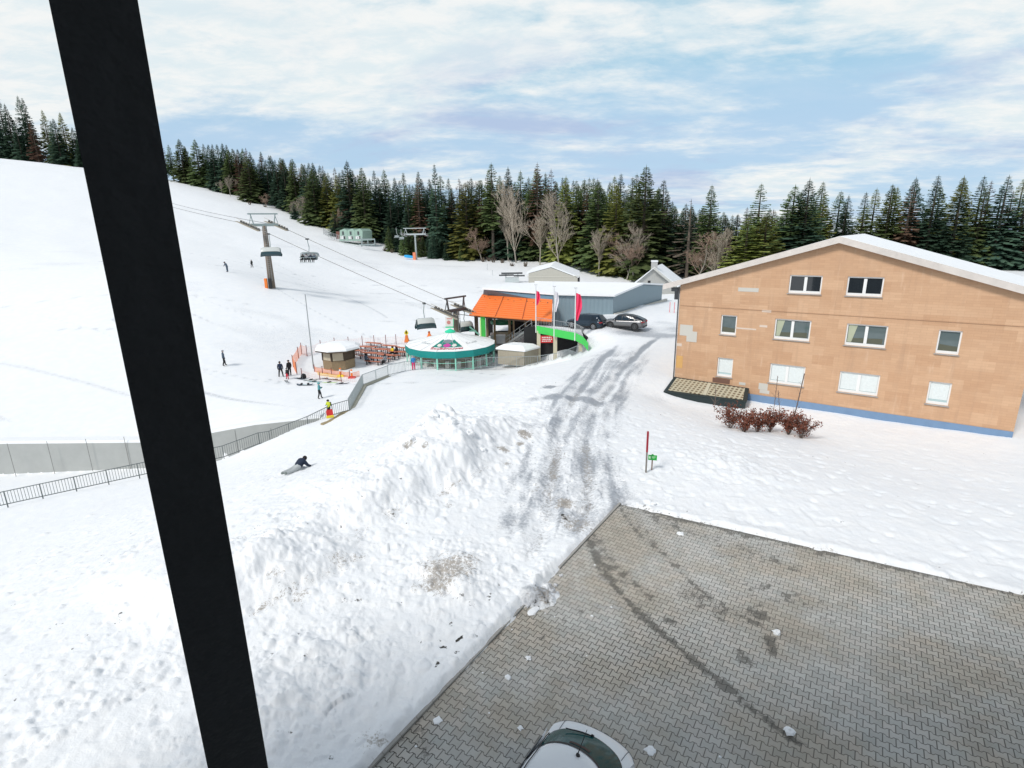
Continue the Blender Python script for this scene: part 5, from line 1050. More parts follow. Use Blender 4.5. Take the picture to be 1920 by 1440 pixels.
def car(name, label, loc, rz, paint, prof, cab, hw=.93, wb=(1.42, -1.42), wr=.36, rimm=RIM, lowm=BLACK, group=None, roofp=None):
    # prof: (x, z) outline of the lower body from rear to front along the top; cab: (x, z, halfwidth) roof line incl. glass ends
    root = T(name, label, 'car', loc, rz, group)
    xs = [p[0] for p in prof]; rings = []
    for x_ in np.linspace(xs[0], xs[-1], 34):
        z_ = float(np.interp(x_, xs, [p[1] for p in prof])); e = min(x_ - xs[0], xs[-1] - x_); wv = hw * (1 - .20 * math.exp(-e / .16)); zl = .24 + .18 * math.exp(-e / .12)
        half = [(0, zl), (wv * .88, zl), (wv * .985, zl + .12), (wv, .52), (wv * .995, z_ - .20), (wv * .955, z_ - .05), (wv * .86, z_ + .0), (wv * .45, z_ + .035)]
        rings.append([Vector((x_, a, b)) for a, b in half] + [Vector((x_, 0, z_ + .045))] + [Vector((x_, -a, b)) for a, b in half[:0:-1]])
    h = MB(); h.loft(rings); body = h.build('body', paint, root, smooth=True)
    nc = len(cab); rg_ = []
    for x_, z_, w_ in cab:
        b_ = float(np.interp(x_, xs, [p[1] for p in prof])) - .03; wb_ = hw * .93
        top = max(z_, b_ + .02); ww = w_
        half = [(wb_, b_), (wb_ + (ww - wb_) * .5 + .02, b_ + (top - b_) * .5), (ww + .02, top - .06), (ww * .9, top), (ww * .45, top + .03)]
        rg_.append([Vector((x_, a, b)) for a, b in half] + [Vector((x_, 0, top + .04))] + [Vector((x_, -a, b)) for a, b in half[::-1]])
    h = MB(); h.loft(rg_, closed=False, caps=False); h.add(rg_[0], [tuple(range(len(rg_[0])))]); h.add(rg_[-1], [tuple(range(len(rg_[0])))]); cabo = h.build('roof', roofp or paint, root, smooth=True)
    L = lambda p, q, t_: p.lerp(q, t_)
    def pane(name, quad, out):
        h = MB(); h.prism([p + out for p in quad], -out * .4); return h.build(name, CGL, root)
    for s in (1, -1):      # side windows: one per pair of pillars
        def sp(i, t_):   # point on cab section i at height fraction t
            r0_ = rg_[i]; a_, b2, c_ = (r0_[0], r0_[1], r0_[2]) if s > 0 else (r0_[-1], r0_[-2], r0_[-3]); return a_.lerp(b2, t_ * 2) if t_ < .5 else b2.lerp(c_, t_ * 2 - 1)
        mids = range(0, nc - 1)
        for i in mids:
            h = MB(); out = Vector((0, s * .012, .002)); g0, g1 = (.06, .94)
            rows = [[L(sp(i, t_), sp(i + 1, t_), u) + out for u in (g0, .5, g1)] for t_ in (.10, .5, .92)]; h.loft(rows, closed=False); h.build('window', CGL, root, fixn=True)
    for nm_, i, j in (('rear_window', 0, 1), ('windscreen', nc - 1, nc - 2)):
        A_, B_ = rg_[i], rg_[j]; n9 = len(A_); out = Vector((-.012 if i == 0 else .012, 0, .014)); rows = []
        for t_ in (.10, .5, .93): rows.append([L(L(A_[k], B_[k], t_), L(A_[n9 // 2], B_[n9 // 2], t_), .06) + out for k in range(2, n9 - 2)])
        h = MB(); h.loft(rows, closed=False); h.build(nm_, CGL, root, smooth=True)
    for s in (1, -1):
        for x_ in wb:
            h = MB(); h.cyl((x_, s * (hw - .12), wr + .02), (x_, s * (hw + .006), wr + .02), wr * 1.17, n=22); h.build('wheel_arch', lowm, root)
            wheel(root, x_, s * (hw + .012), wr, s, rimm)
        h = MB(); zt = float(np.interp(xs[0] + .1, xs, [p[1] for p in prof])); h.box((xs[0] + .10, s * hw * .72, zt - .12), (.22, .42, .14), rz=-s * .35); h.build('tail_lamp', TAILR, root, bevel=.02)
        h = MB(); h.box((xs[-1] - .16, s * hw * .68, .72), (.3, .36, .13), rz=s * .5); h.build('head_lamp', HEADL, root, bevel=.02)
        h = MB(); fx = cab[-2][0] + .18; h.box((fx, s * (hw + .1), 1.06), (.16, .2, .14)); h.build('mirror', paint, root, bevel=.04)
        h = MB(); h.box((0, s * (hw - .0), .30), (wb[0] - wb[1] - .75, .05, .14)); h.build('sill', lowm, root)
    h = MB(); h.box((xs[0] + .015, 0, .66), (.03, .52, .12)); h.build('number_plate', PLATE, root)
    h = MB(); h.box((xs[0] + .05, 0, .36), (.14, hw * 1.5, .2)); h.build('bumper', lowm, root, bevel=.03)
    return root
BLU = mat('dark_blue_car_paint', (.022, .04, .06), .18, .3, var=.03, spec=.6); SIL = mat('silver_car_paint', (.20, .20, .205), .28, .6, var=.03, spec=.6); WHT = mat('white_car_paint', (.78, .80, .82), .22, var=.02, spec=.6)
suv = [(-2.30, .70), (-2.27, .98), (-2.0, 1.02), (.9, .98), (1.1, .96), (2.1, .84), (2.28, .62)]
suvc = [(-2.22, 1.03, .80), (-1.78, 1.60, .64), (-1.0, 1.66, .66), (0, 1.66, .66), (.75, 1.55, .63), (1.25, 1.0, .80)]
cpe = [(-2.35, .72), (-2.32, 1.0), (-2.05, 1.04), (.9, .98), (1.1, .95), (2.15, .84), (2.33, .6)]
cpc = [(-2.25, 1.06, .78), (-1.35, 1.44, .62), (-.75, 1.56, .64), (.1, 1.60, .66), (.7, 1.50, .63), (1.2, 1.0, .80)]
q = at(1101, 616.5); qz = gr(q.x, q.y); car('parked_car', 'dark blue estate style SUV parked with its rear towards the road', (q.x, q.y + .8, qz - .02), math.radians(180 - 38), BLU, suv, suvc, wr=.37)
q = at(1174, 619.5); car('parked_car', 'silver coupe roofed SUV with black wheels parked right of the blue one', (q.x, q.y + .8, gr(q.x, q.y + .8) - .0), math.radians(180 - 30), SIL, cpe, cpc, wr=.38, rimm=DKSTEEL, roofp=mat('black_roof_paint', (.03, .032, .036), .3, 0, .03))
# white hatchback below the window, rear towards the snow
hb = T('white_hatchback', 'white hatchback parked on the paving right below the window, rear end showing', 'car', (1.55 - .546 * 1.95, 8.36 - .838 * 1.95, 0), math.atan2(.838, .546) + math.pi)
# local +x is the front, rear at -1.97
def grid(profile, us, cu, name, m, parent, lift=0.0, ulim=1.0):
    rings = []
    for x_, z_, w_ in profile:
        c_ = cu(x_); rings.append([Vector((x_ + c_ * (u * ulim) ** 2 * (1 + .9 * (u * ulim) ** 6), w_ * u * ulim, z_ - .035 * (u * ulim) ** 2 + lift)) for u in us])
    h = MB(); h.loft(rings, closed=False); return h.build(name, m, parent, smooth=True)
us = np.linspace(-1, 1, 23); cu = lambda x_: float(np.interp(x_, [-2.0, -1.8, -1.66, -1.03, -.4, .9, 1.8], [.13, .17, .25, .22, 0, 0, -.2]))
PR = [(-1.88, .28, .76), (-1.95, .42, .79), (-1.985, .58, .80), (-1.985, .74, .80), (-1.965, .82, .80), (-1.91, .875, .80), (-1.82, .91, .79), (-1.70, .945, .775), (-1.66, .965, .77)]
GLS = [(-1.66, .965, .77), (-1.45, 1.085, .73), (-1.24, 1.195, .68), (-1.03, 1.295, .635)]
RFP = [(-1.03, 1.295, .635), (-.96, 1.325, .62), (-.80, 1.365, .60), (-.3, 1.41, .60), (.1, 1.41, .60), (.42, 1.36, .60)]
WSP = [(.42, 1.36, .60), (.8, 1.14, .68), (1.08, .97, .74)]
HDP = [(1.08, .97, .76), (1.6, .86, .78), (1.85, .74, .78), (1.95, .55, .77), (1.9, .28, .74)]
grid(PR + GLS + RFP + WSP + HDP, us, cu, 'body', WHT, hb)
for s in (1, -1):
    def ed(pr): return [Vector((x_ + cu(x_) * 1.9, s * w_, z_ - .035)) for x_, z_, w_ in pr]
    low = ed(PR) + ed(HDP); h = MB(); n_ = len(low); cen = Vector((0, s * .82, .6)); belt = [Vector((x_, s * .815, z_)) for x_, z_ in ((-1.2, .95), (-.4, .955), (.5, .96))]
    ringp = ed(PR) + belt + ed(HDP) + [Vector((1.0, s * .79, .25)), Vector((-1.0, s * .79, .25))]
    h.add([cen] + ringp, [(0, i, i + 1) for i in range(1, len(ringp))] + [(0, len(ringp), 1)]); h.build('side_panel', WHT, hb, smooth=True)
    cabp = [belt[0] + Vector((-.2, 0, .01))] + ed(GLS) + ed(RFP) + ed(WSP) + belt[::-1]; cc = Vector((-.3, s * .72, 1.18)); h = MB(); h.add([cc] + cabp, [(0, i, i + 1) for i in range(1, len(cabp))] + [(0, len(cabp), 1)]); h.build('pillar_panel', WHT, hb, smooth=True)
    for q4_ in (((-1.15, 1.0, .80), (-.45, .99, .805), (-.45, 1.30, .655), (-.95, 1.26, .655)), ((-.38, .99, .805), (.72, 1.0, .80), (.36, 1.30, .655), (-.38, 1.305, .655))):
        h = MB(); h.prism([Vector((a, s * (b + .02), c)) for a, c, b in q4_], (0, -s * .015, 0)); h.build('side_window', CGL, hb)
    h = MB(); h.tube([Vector((x_ + cu(x_) * 1.35, s * (w_ - .035), z_ - .014)) for x_, z_, w_ in GLS + RFP], .009, 5); h.build('roof_gutter', BLACK, hb)
    for x_ in (1.22, -1.22):
        h = MB(); h.cyl((x_, s * .7, .31), (x_, s * .832, .31), .36, n=20); h.build('wheel_arch', BLACK, hb); wheel(hb, x_, s * .84, .30, s, RIM)
    h = MB(); h.box((-1.60, s * .66, .66), (.12, .14, .14), rz=s * .8); h.build('tail_lamp', TAILR, hb, bevel=.03)
    h = MB(); h.box((.55, s * .92, 1.02), (.14, .2, .14)); h.build('mirror', WHT, hb, bevel=.04)
grid([(x_, z_, w_) for x_, z_, w_ in GLS], us, cu, 'rear_window', mat('rear_glass', (.004, .065, .07), .10, 0, .05, 2, spec=.18), hb, .012, .93)
grid([(-1.675, .958, .772), (-1.645, .975, .765)], us, cu, 'window_seal', BLACK, hb, .010, .96); grid([(-1.06, 1.283, .64), (-1.01, 1.305, .632)], us, cu, 'window_seal', BLACK, hb, .014, .96)
grid([(-1.16, 1.233, .66), (-1.09, 1.268, .645)], us, cu, 'brake_lamp', mat('smoked_lamp', (.03, .012, .012), .5), hb, .018, .30)
grid(WSP, us, cu, 'windscreen', CGL, hb, .012, .92)
for u0 in (.62, -.62, .0):
    pass
SEAM = mat('panel_gap', (.12, .13, .14), .8)
h = MB()
for u in (.80, -.80): h.tube([Vector((x_ + cu(x_) * u * u * (1 + .9 * u ** 6), w_ * u, z_ - .035 * u * u + .004)) for x_, z_, w_ in PR[4:8]], .006, 4)
h.build('lid_gap', SEAM, hb)
h = MB(); h.tube([Vector((x_ + cu(x_) * u * u * (1 + .9 * u ** 6), w_ * u, z_ - .035 * u * u + .003)) for x_, z_, w_ in [PR[4]] for u in np.linspace(-1, 1, 25)], .005, 4); h.build('bumper_gap', SEAM, hb)
h = MB(); h.cyl((-.87, .08, 1.345), (-.85, .08, 1.40), .04, .025, 10); h.cyl((-.86, .08, 1.39), (-1.22, .08, 1.58), .010, .005, 6); h.build('antenna', BLACK, hb)
h = MB(); h.tube([(-1.62, .0, 1.02), (-1.56, -.2, 1.055), (-1.46, -.46, 1.085)], .011, 5); h.cyl((-1.67, 0, .965), (-1.63, 0, 1.01), .03, n=8); h.build('wiper', BLACK, hb)
h = MB(); h.box((-1.995, 0, .60), (.02, .5, .11)); h.build('number_plate', PLATE, hb)

# ------------------------------------------------------------------ small things outdoors
sk = at(1211, 886, 10); snp = T('snow_stake', 'tall snow stake with dark red upper half beside the small green sign', 'pole', sk)
h = MB(); h.box((0, 0, .45), (.06, .06, 1.0)); h.build('post', mat('stake_wood', (.22, .20, .18), .8, var=.3, scale=8), snp); h = MB(); h.box((0, 0, 1.42), (.075, .075, .94)); h.build('red_sleeve', mat('stake_red', (.34, .012, .03), .5), snp, bevel=.006)
sg = at(1222, 881, 10); sgn = T('small_sign', 'small green sign board with white symbol on short wooden stake', 'sign', sg, -.25)
h = MB(); h.box((0, 0, .3), (.055, .05, .7)); h.build('stake', mat('stake_wood2', (.25, .17, .13), .8, var=.3), sgn)
h = MB(); h.prism([(-.18, -.03, .48), (.19, -.03, .48), (.19, -.03, .71), (.06, -.03, .71), (.03, -.03, .755), (-.03, -.03, .755), (-.05, -.03, .71), (-.18, -.03, .71)], (0, -.025, 0)); bd = h.build('board', mat('sign_green', (.012, .36, .045), .5), sgn)
h = MB(); h.box((-.11, -.058, .6), (.085, .006, .11)); h.box((.05, -.058, .64), (.16, .006, .022)); h.box((.03, -.058, .59), (.11, .006, .022)); h.build('symbol', mat('sign_mint', (.55, .85, .55), .5), bd)
fl0 = at(588, 691); h = MB(); fpz = T('flood_pole', 'tall thin grey pole standing left of the wooden kiosk', 'pole', fl0); h.cyl((0, 0, -.3), (0, 0, gy(573, 552, fl0.y)[2] - fl0.z), .075, .05, 8); h.build('pole', mat('pole_grey', (.32, .34, .35), .6, .3), fpz)
for k, (px, ty, lab, cm) in enumerate(((1005, 534, 'flagpole with narrow pink flag in front of the orange roof', PINK), (1039, 537, 'middle flagpole with drooping white flag', WHITE), (1078, 540, 'flagpole with wide pink flag beside the blue SUV', PINK))):
    yb = FP[0].lerp(FP[2], (px - 1004) / 76).y - .08; b0 = Vector(gy(px, (619, 628, 634)[k], yb)); top = gy(px, ty, yb)[2]
    fpr = T('flagpole', lab, 'flagpole', b0); h = MB(); h.cyl((0, 0, -.3), (0, 0, top - b0.z), .075, .055, 8); h.build('pole', mat('pole_white', (.70, .72, .72), .5), fpr)
    h = MB(); h.bar((-.18, 0, top - b0.z), (.18, 0, top - b0.z), .05, .05); h.build('pole_top', GALV, fpr)
    wf_, z0_, z1_ = ((.42, 545, 572), (.42, 546, 585), (.62, 549, 601))[k]; zt_, zl_ = gy(px, z0_, yb)[2] - b0.z, gy(px, z1_, yb)[2] - b0.z
    rows = []
    for i in range(13):
        t_ = i / 12; wv = wf_ * (.55 + .45 * math.sin(2.6 * t_ + .5)) * (1 - .55 * max(0, t_ - .55)); rows.append([Vector((.07 + wv * u, .16 * math.sin(9 * u + 5 * t_) * (.3 + u), zt_ + (zl_ - zt_) * t_ - .35 * u * (1 - t_) * wf_)) for u in np.linspace(0, 1, 9)])
    h = MB(); h.loft(rows, closed=False); h.build('flag', mat('white_flag_cloth', (.78, .76, .80), .8) if cm is WHITE else cm, fpr, smooth=True)
# beer tables and benches
TOPO = mat('bench_orange', (.50, .17, .10), .7, var=.25, scale=4)
tb = T('beer_table', 'orange brown beer table standing in rows on the terrace by the kiosk', 'table', (0, 0, 0), 0, 'beer tables on the terrace')
h = MB(); h.box((0, 0, .74), (2.2, .62, .04)); h.build('table_top', TOPO, tb, bevel=.008)
for s in (-.8, .8):
    h = MB(); h.box((s, -.22, .36), (.05, .04, .72)); h.box((s, .22, .36), (.05, .04, .72)); h.box((s, 0, .68), (.05, .48, .04)); h.build('trestle', DKSTEEL, tb)
bn = T('beer_bench', 'orange brown beer bench standing in rows on the terrace by the kiosk', 'bench', (0, 0, 0), 0, 'beer benches on the terrace')
h = MB(); h.box((0, 0, .47), (2.2, .27, .04)); h.build('seat', TOPO, bn, bevel=.008)
for s in (-.8, .8): h = MB(); h.box((s, 0, .23), (.05, .22, .45)); h.build('trestle', DKSTEEL, bn)
first = True; O_ = Vector(gz(712, 668, -4.9)); du = Vector((.93, -.36, 0)); dv = Vector((.42, .90, 0)); rr_ = random.Random(11)
for i in range(-1, 2):
    for j in range(-3, 2):
        p = O_ + du * (i * 2.5 + .25 * j) + dv * (j * 1.75); z_ = gr(p.x, p.y); X_ = 960 + FPX * (((p.x, p.y, z_) - CAM) @ _r) / (((p.x, p.y, z_) - CAM) @ _f)
        if math.hypot(p.x - pc.x, p.y - pc.y) < 6.6 or math.hypot(p.x - kc.x, p.y - kc.y) < 3.4: continue
        for src, off in ((tb, 0), (bn, -.62), (bn, .62)):
            if first: c_ = src
            else: c_ = copy_tree(src)
            if src is bn and off > 0 and first: c_ = copy_tree(src)
            w_ = p + dv * off; c_.location = (w_.x, w_.y, gr(w_.x, w_.y)); c_.rotation_euler = (0, 0, math.atan2(du.y, du.x) + rr_.uniform(-.03, .03))
        first = False
# orange netting
NET = mat('orange_netting', (.85, .30, .14), .7, var=.1); NETP = mat('pale_pink_netting', (.80, .45, .38), .7, var=.1); NETY = mat('yellow_netting', (.85, .55, .10), .7, var=.1)
def netting(label, pts, hgt, m, posts=True, sp_=.16, th=.016, pm=None):
    root = T('safety_netting', label, 'netting', pts[0]); o_ = Vector(pts[0])
    for a, b_ in zip(pts, pts[1:]):
        a, b_ = Vector(a) - o_, Vector(b_) - o_; L_ = (b_ - a).length; h = MB(); n_ = max(2, int(L_ / sp_)); sag = lambda u: -.10 * 4 * u * (1 - u)
        for k in range(n_ + 1):
            u = k / n_; p = a.lerp(b_, u); h.box(p + Vector((0, 0, hgt / 2 + .08 + sag(u))), (th, th, hgt))
        for r_ in range(int(hgt / sp_) + 1):
            for k in range(6): h.bar(a.lerp(b_, k / 6) + Vector((0, 0, .08 + r_ * sp_ + sag(k / 6))), a.lerp(b_, (k + 1) / 6) + Vector((0, 0, .08 + r_ * sp_ + sag((k + 1) / 6))), th, th)
        h.build('net', m, root)
        if posts: h = MB(); h.cyl(a + Vector((0, 0, -.3)), a + Vector((0, 0, hgt + .25)), .045, n=6); h.build('post', pm or mat('post_dark_red', (.22, .06, .06), .7), root)
def nz(px, py): return tuple(at(px, py))
netting('pale pink safety netting with dark red posts behind the kiosk and tables', [nz(*q) for q in ((576, 668), (602, 658), (628, 653), (654, 651), (680, 649), (702, 648), (724, 647), (743, 646), (762, 647))], 1.15, NETP, th=.012, sp_=.2)
netting('orange safety netting bundled at the left end of the terrace', [nz(*q) for q in ((557, 702), (550, 688), (560, 672), (566, 664), (576, 668))], 1.2, NET)
netting('low orange and yellow netting in front of the wooden kiosk', [nz(*q) for q in ((590, 697), (605, 700), (622, 703), (640, 706), (656, 708), (674, 706))], .62, NET, th=.03, sp_=.13)
netting('torn yellow netting strip drooping below the orange netting', [nz(*q) for q in ((596, 703), (615, 706), (636, 709))], .36, NETY, posts=False, th=.03, sp_=.13)
netting('faded pink netting laid forward to the steel railing', [nz(*q) for q in ((566, 704), (600, 712), (640, 716), (668, 716))], .6, NETP, th=.011, sp_=.22)
for px, py, m_, lab in ((639, 706, YELLOW, 'orange and white marker on a yellow foot by the netting'), (660, 709, RED, 'orange and white marker on a red foot by the railing kink')):
    r_ = T('barrier_marker', lab, 'marker', at(px, py)); h = MB(); h.loft([[Vector((a * s_, b_ * s_, z_)) for a, b_ in ((-.4, -.25), (.4, -.25), (.4, .25), (-.4, .25))] for s_, z_ in ((1, 0), (.9, .16), (.4, .22))]); h.build('foot', m_, r_); h = MB(); h.box((0, 0, .6), (.22, .06, .8)); h.build('panel', ORANGE, r_, bevel=.02); h = MB(); h.box((0, -.035, .72), (.23, .012, .22)); h.build('white_band', WHITE, r_)
for px, py, hh, c1_, c2_, lab in ((763, 641, 1.55, ORANGE, YELLOW, 'orange piste marker with round yellow head behind the pavilion'), (805, 631, .75, ORANGE, ORANGE, 'short orange piste marker on the snow above the pavilion roof')):
    r_ = T('piste_marker', lab, 'marker', at(px, py)); h = MB(); h.loft([[Vector((a * w_, b_ * w_, z_)) for a, b_ in ((-1, -1), (1, -1), (1, 1), (-1, 1))] for w_, z_ in ((.34, 0), (.2, hh * .35), (.16, hh * .6))]); h.build('padding', c1_, r_, bevel=.03)
    h = MB(); h.cyl((0, -.05, hh * .8), (0, .05, hh * .8), .28 if hh > 1 else .16, n=12); h.box((0, 0, hh * .9), (.2, .1, .5 if hh > 1 else .2)); h.build('head', c2_, r_)
ib = T('notice_board', 'white notice board in pale green frame behind the dark lift tower', 'sign', at(843, 617) + Vector((0, .6, 0))); h = MB(); h.box((-.05, 0, 1.0), (1.15, .10, 1.5)); h.build('board', mat('board_white', (.78, .76, .72), .6, var=.1, scale=3), ib); h = MB(); h.box((.58, 0, .9), (.16, .16, 2.2)); h.box((-.05, 0, .15), (1.25, .16, .28)); h.build('green_frame', mat('frame_green', (.10, .60, .33), .5), ib); h = MB(); h.cyl((-.15, -.06, .9), (-.15, -.075, .9), .28, n=14); h.box((0, -.06, 1.45), (.8, .02, .12)); h.build('faded_print', mat('faded_red', (.62, .25, .22), .7), ib)
# skis, snowboard, backpack on the snow
def skis(label, px, py, rz, m_, L_=1.65):
    q = at(px, py); root = T('pair_of_skis', label, 'skis', q + Vector((0, 0, .03)), rz)
    for s, dx in ((-1, 0), (1, .12)):
        h = MB(); n_ = 9; h.loft([[Vector((dx + L_ * (u - .5), s * .09 - w_, z_)), Vector((dx + L_ * (u - .5), s * .09 + w_, z_)), Vector((dx + L_ * (u - .5), s * .09 + w_, z_ + .015)), Vector((dx + L_ * (u - .5), s * .09 - w_, z_ + .015))] for u in np.linspace(0, 1, n_) for w_, z_ in ((.06 - .018 * math.sin(math.pi * u) - (.04 if u in (0, 1) else 0), .02 + .10 * max(0, u - .86) / .14),)]); sk_ = h.build('ski', m_, root)
        h = MB(); h.box((dx - .1, s * .09, .08), (.3, .07, .09)); h.build('binding', BLACK, sk_)
skis('pair of green and dark skis left on the snow nearest the backpack', 584, 713, .3, GRN); skis('pair of dark skis lying left of the black backpack', 562, 711, -.5, SLATE, 1.5); skis('pair of white lime skis lying right of the teal topped person', 618, 718, -.1, mat('ski_lime', (.55, .72, .35), .4)); skis('pair of dark skis lying behind the lime pair', 612, 711, -.5, SLATE)
skis('pair of brownish skis lying nearest the orange netting', 630, 713, -.45, mat('ski_brown', (.35, .22, .14), .5)); skis('short dark blue skis lying apart near the railing', 641, 720, .1, NAVY, 1.4); skis('narrow white skis in front of the child in red trousers', 537, 716, -1.0, mat('ski_grey', (.45, .5, .52), .4), 1.3); skis('pair of grey teal skis just below the backpack', 590, 716.5, -.2, mat('ski_teal', (.15, .33, .34), .4))
q = at(572, 722.5); sbd = T('snowboard', 'large dark snowboard with pale middle lying on the snow', 'snowboard', q + Vector((0, 0, .05)), .03); h = MB(); h.loft([[Vector((x_, -w_, z_)), Vector((x_, w_, z_)), Vector((x_, w_, z_ + .03)), Vector((x_, -w_, z_ + .03))] for x_, w_, z_ in ((-.85, .08, .12), (-.78, .18, .04), (-.5, .19, 0), (0, .17, 0), (.5, .19, 0), (.78, .18, .04), (.85, .08, .12))]); h.build('deck', SLATE, sbd)
h = MB(); h.box((0, 0, .04), (.6, .3, .02)); h.build('pale_graphic', mat('board_pale', (.5, .6, .62), .5, var=.2, scale=6), sbd)
for s in (-.35, .35): h = MB(); h.box((s, 0, .12), (.18, .3, .16)); h.build('binding', BLACK, sbd, bevel=.03)
q = at(569.5, 710); bp_ = T('backpack', 'black backpack standing upright among the skis', 'backpack', q, .3); h = MB(); h.loft([[Vector((a * w_, b_ * w_ * .7, z_)) for a, b_ in ((-1, -1), (1, -1), (1, 1), (-1, 1))] for w_, z_ in ((.26, 0), (.3, .2), (.24, .45), (.1, .58))]); h.build('bag', BLK, bp_, bevel=.06)
h = MB(); h.tube([(-.1, -.2, .1), (-.13, -.26, .35), (-.1, -.16, .5)], .02, 5); h.build('strap', GREYC, bp_)
# snow lumps on the paving, individually
def lump(px, py, r_, seed, label, grp=None, m_=SNOWM, flat=.6):
    p = Vector(gz(px, py, 0)); rd = random.Random(seed); bm = bmesh.new(); bmesh.ops.create_icosphere(bm, subdivisions=2, radius=r_)
    for v in bm.verts:
        n_ = v.co.normalized(); k_ = 1 + .28 * math.sin(5 * n_.x + seed) * math.sin(4.3 * n_.y + 2 * seed) + .22 * math.sin(9 * n_.z + 7 * n_.x + seed); v.co = v.co * k_; v.co.z *= flat
    me = bpy.data.meshes.new('snow_lump'); bm.to_mesh(me); bm.free(); me.materials.append(m_); o = bpy.data.objects.new('snow_lump', me); C.objects.link(o); o.location = p + Vector((0, 0, r_ * flat * .55)); o.rotation_euler = (0, 0, rd.uniform(0, 6)); tag(o, label, 'snow lump', grp); return o
o = lump(1000, 1147, .13, 1, 'largest flat white snow lump at the kink of the paving edge', flat=.35); o.scale = (1.5, .8, 1)
lump(991, 1236, .07, 2, 'bright round snow lump alone on the paving above the white car'); lump(952, 1272, .075, 3, 'half melted dirty snow lump on a wet spot left of the white car'); lump(820, 1353, .10, 4, 'flat star shaped snow scrap near the left paving edge', flat=.25); lump(976, 1366, .06, 5, 'thin snow scrap just left of the white car', flat=.35)
lump(1456, 1187, .10, 6, 'snow lump on a wet dark stain at the right of the paving'); lump(1480, 1373, .10, 7, 'snow lump at the lower right end of the long tyre stain'); lump(1220, 1408, .10, 8, 'flat snow scrap right of the white car', flat=.2); lump(1225, 946, .09, 9, 'snow lump right at the far paving edge'); lump(841, 1273, .05, 10, 'tiny snow lump sitting on the left kerb'); lump(1276, 1001, .12, 12, 'thin white snow smear high on the paving', flat=.2)
for k, (px, py, r_) in enumerate(((1010, 1118, .10), (1022, 1126, .08), (1033, 1110, .09), (1018, 1108, .12), (1042, 1098, .07), (1002, 1128, .10), (1028, 1098, .08), (1052, 1080, .06), (1045, 1112, .05), (990, 1136, .09), (1008, 1136, .06), (1036, 1124, .05))): lump(px, py, r_, 20 + k, 'grey slushy snow lump in the heap across the paving kerb', 'slush lumps on the kerb', mat('dirty_snow', (.55, .56, .58), .7, var=.35, scale=9))
for k, (px, py, r_) in enumerate(((885, 1233, .02), (917, 1337, .02), (1040, 1157, .02), (1115, 1060, .03), (960, 1181, .02), (905, 1262, .02), (1022, 1150, .02), (780, 1400, .025), (1100, 1230, .018), (1146, 1139, .03), (1110, 1156, .04), (870, 1330, .015), (1350, 1420, .03))): lump(px, py, r_, 50 + k, 'crumb of snow scattered on the grey paving', 'snow crumbs on the paving')
# boulders of ploughed snow on the heap
for k, (px, py, r_, lab) in enumerate(((828, 764, .34, 'jagged snow block on the very top of the ploughed heap'), (815, 776, .28, 'snow block just left below the topmost block'), (845, 790, .25, 'snow block right below the topmost block'), (790, 792, .22, 'rounded snow block on the left shoulder of the heap'), (880, 812, .22, 'snow block on the right shoulder of the heap'), (770, 822, .2, 'snow block low on the left side of the heap'), (905, 845, .2, 'small snow block among the brown stains of the heap'))):
    p = at(px, py, 10); o = lump(px, py, r_, 80 + k, lab, None, SNOWM, .75); o.location = p + Vector((0, 0, -r_ * .1))
# beech hedge with dead leaves, snow piled behind
LEAFB = mat('dead_beech_leaf', (.20, .065, .038), .8, var=.35, scale=2.5, objvar=.15); TWIG = mat('grey_twig', (.16, .12, .10), .85, var=.2)
def bush(px, py, r_, hgt, seed, label, n=1100):
    r_ *= 1.2; hgt *= 1.2; p = at(px, py, 15); root = T('beech_bush', label, 'bush', p, 0, 'brown beech hedge'); rd = random.Random(seed); h = MB(); lv = MB()
    for k in range(26):
        a_ = rd.uniform(0, 6.28); d0 = Vector((math.cos(a_) * r_ * rd.uniform(.2, 1), math.sin(a_) * r_ * .7 * rd.uniform(.2, 1), hgt * rd.uniform(.6, 1.1))); mid = d0 * .5 + Vector((rd.uniform(-.1, .1), rd.uniform(-.1, .1), .1)); h.tube([(0, 0, -.1), mid, d0], .009, 3)
        for q_ in range(n // 26):
            t_ = rd.uniform(.25, 1.05); c_ = (mid * (t_ * 2) if t_ < .5 else mid.lerp(d0, t_ * 2 - 1)) + Vector([rd.gauss(0, .09) for _ in range(3)])
            u_ = Vector([rd.gauss(0, 1) for _ in range(3)]).normalized(); w_ = u_.cross(Vector([rd.gauss(0, 1) for _ in range(3)])).normalized(); s_ = rd.uniform(.035, .075); lv.add([c_ - u_ * s_, c_ + w_ * s_ * .6, c_ + u_ * s_, c_ - w_ * s_ * .6], [(0, 1, 2, 3)])
    h.build('twigs', TWIG, root, fixn=False); lv.build('leaves', LEAFB, root, fixn=False)
for k, (px, py, r_, hg, lab) in enumerate(((1368, 803, .85, 1.15, 'leftmost bushiest brown beech bush of the hedge'), (1395, 810, .8, 1.0, 'brown beech bush second from the left end of the hedge'), (1420, 810, .75, .95, 'brown beech bush in the middle of the hedge'), (1443, 810, .7, 1.1, 'sparser brown beech bush right of the hedge middle'), (1478, 815, .8, 1.1, 'brown beech bush around the dark thin stem'), (1502, 822, .8, 1.15, 'brown beech bush at the right end of the hedge'))): bush(px, py, r_, hg, k, lab)
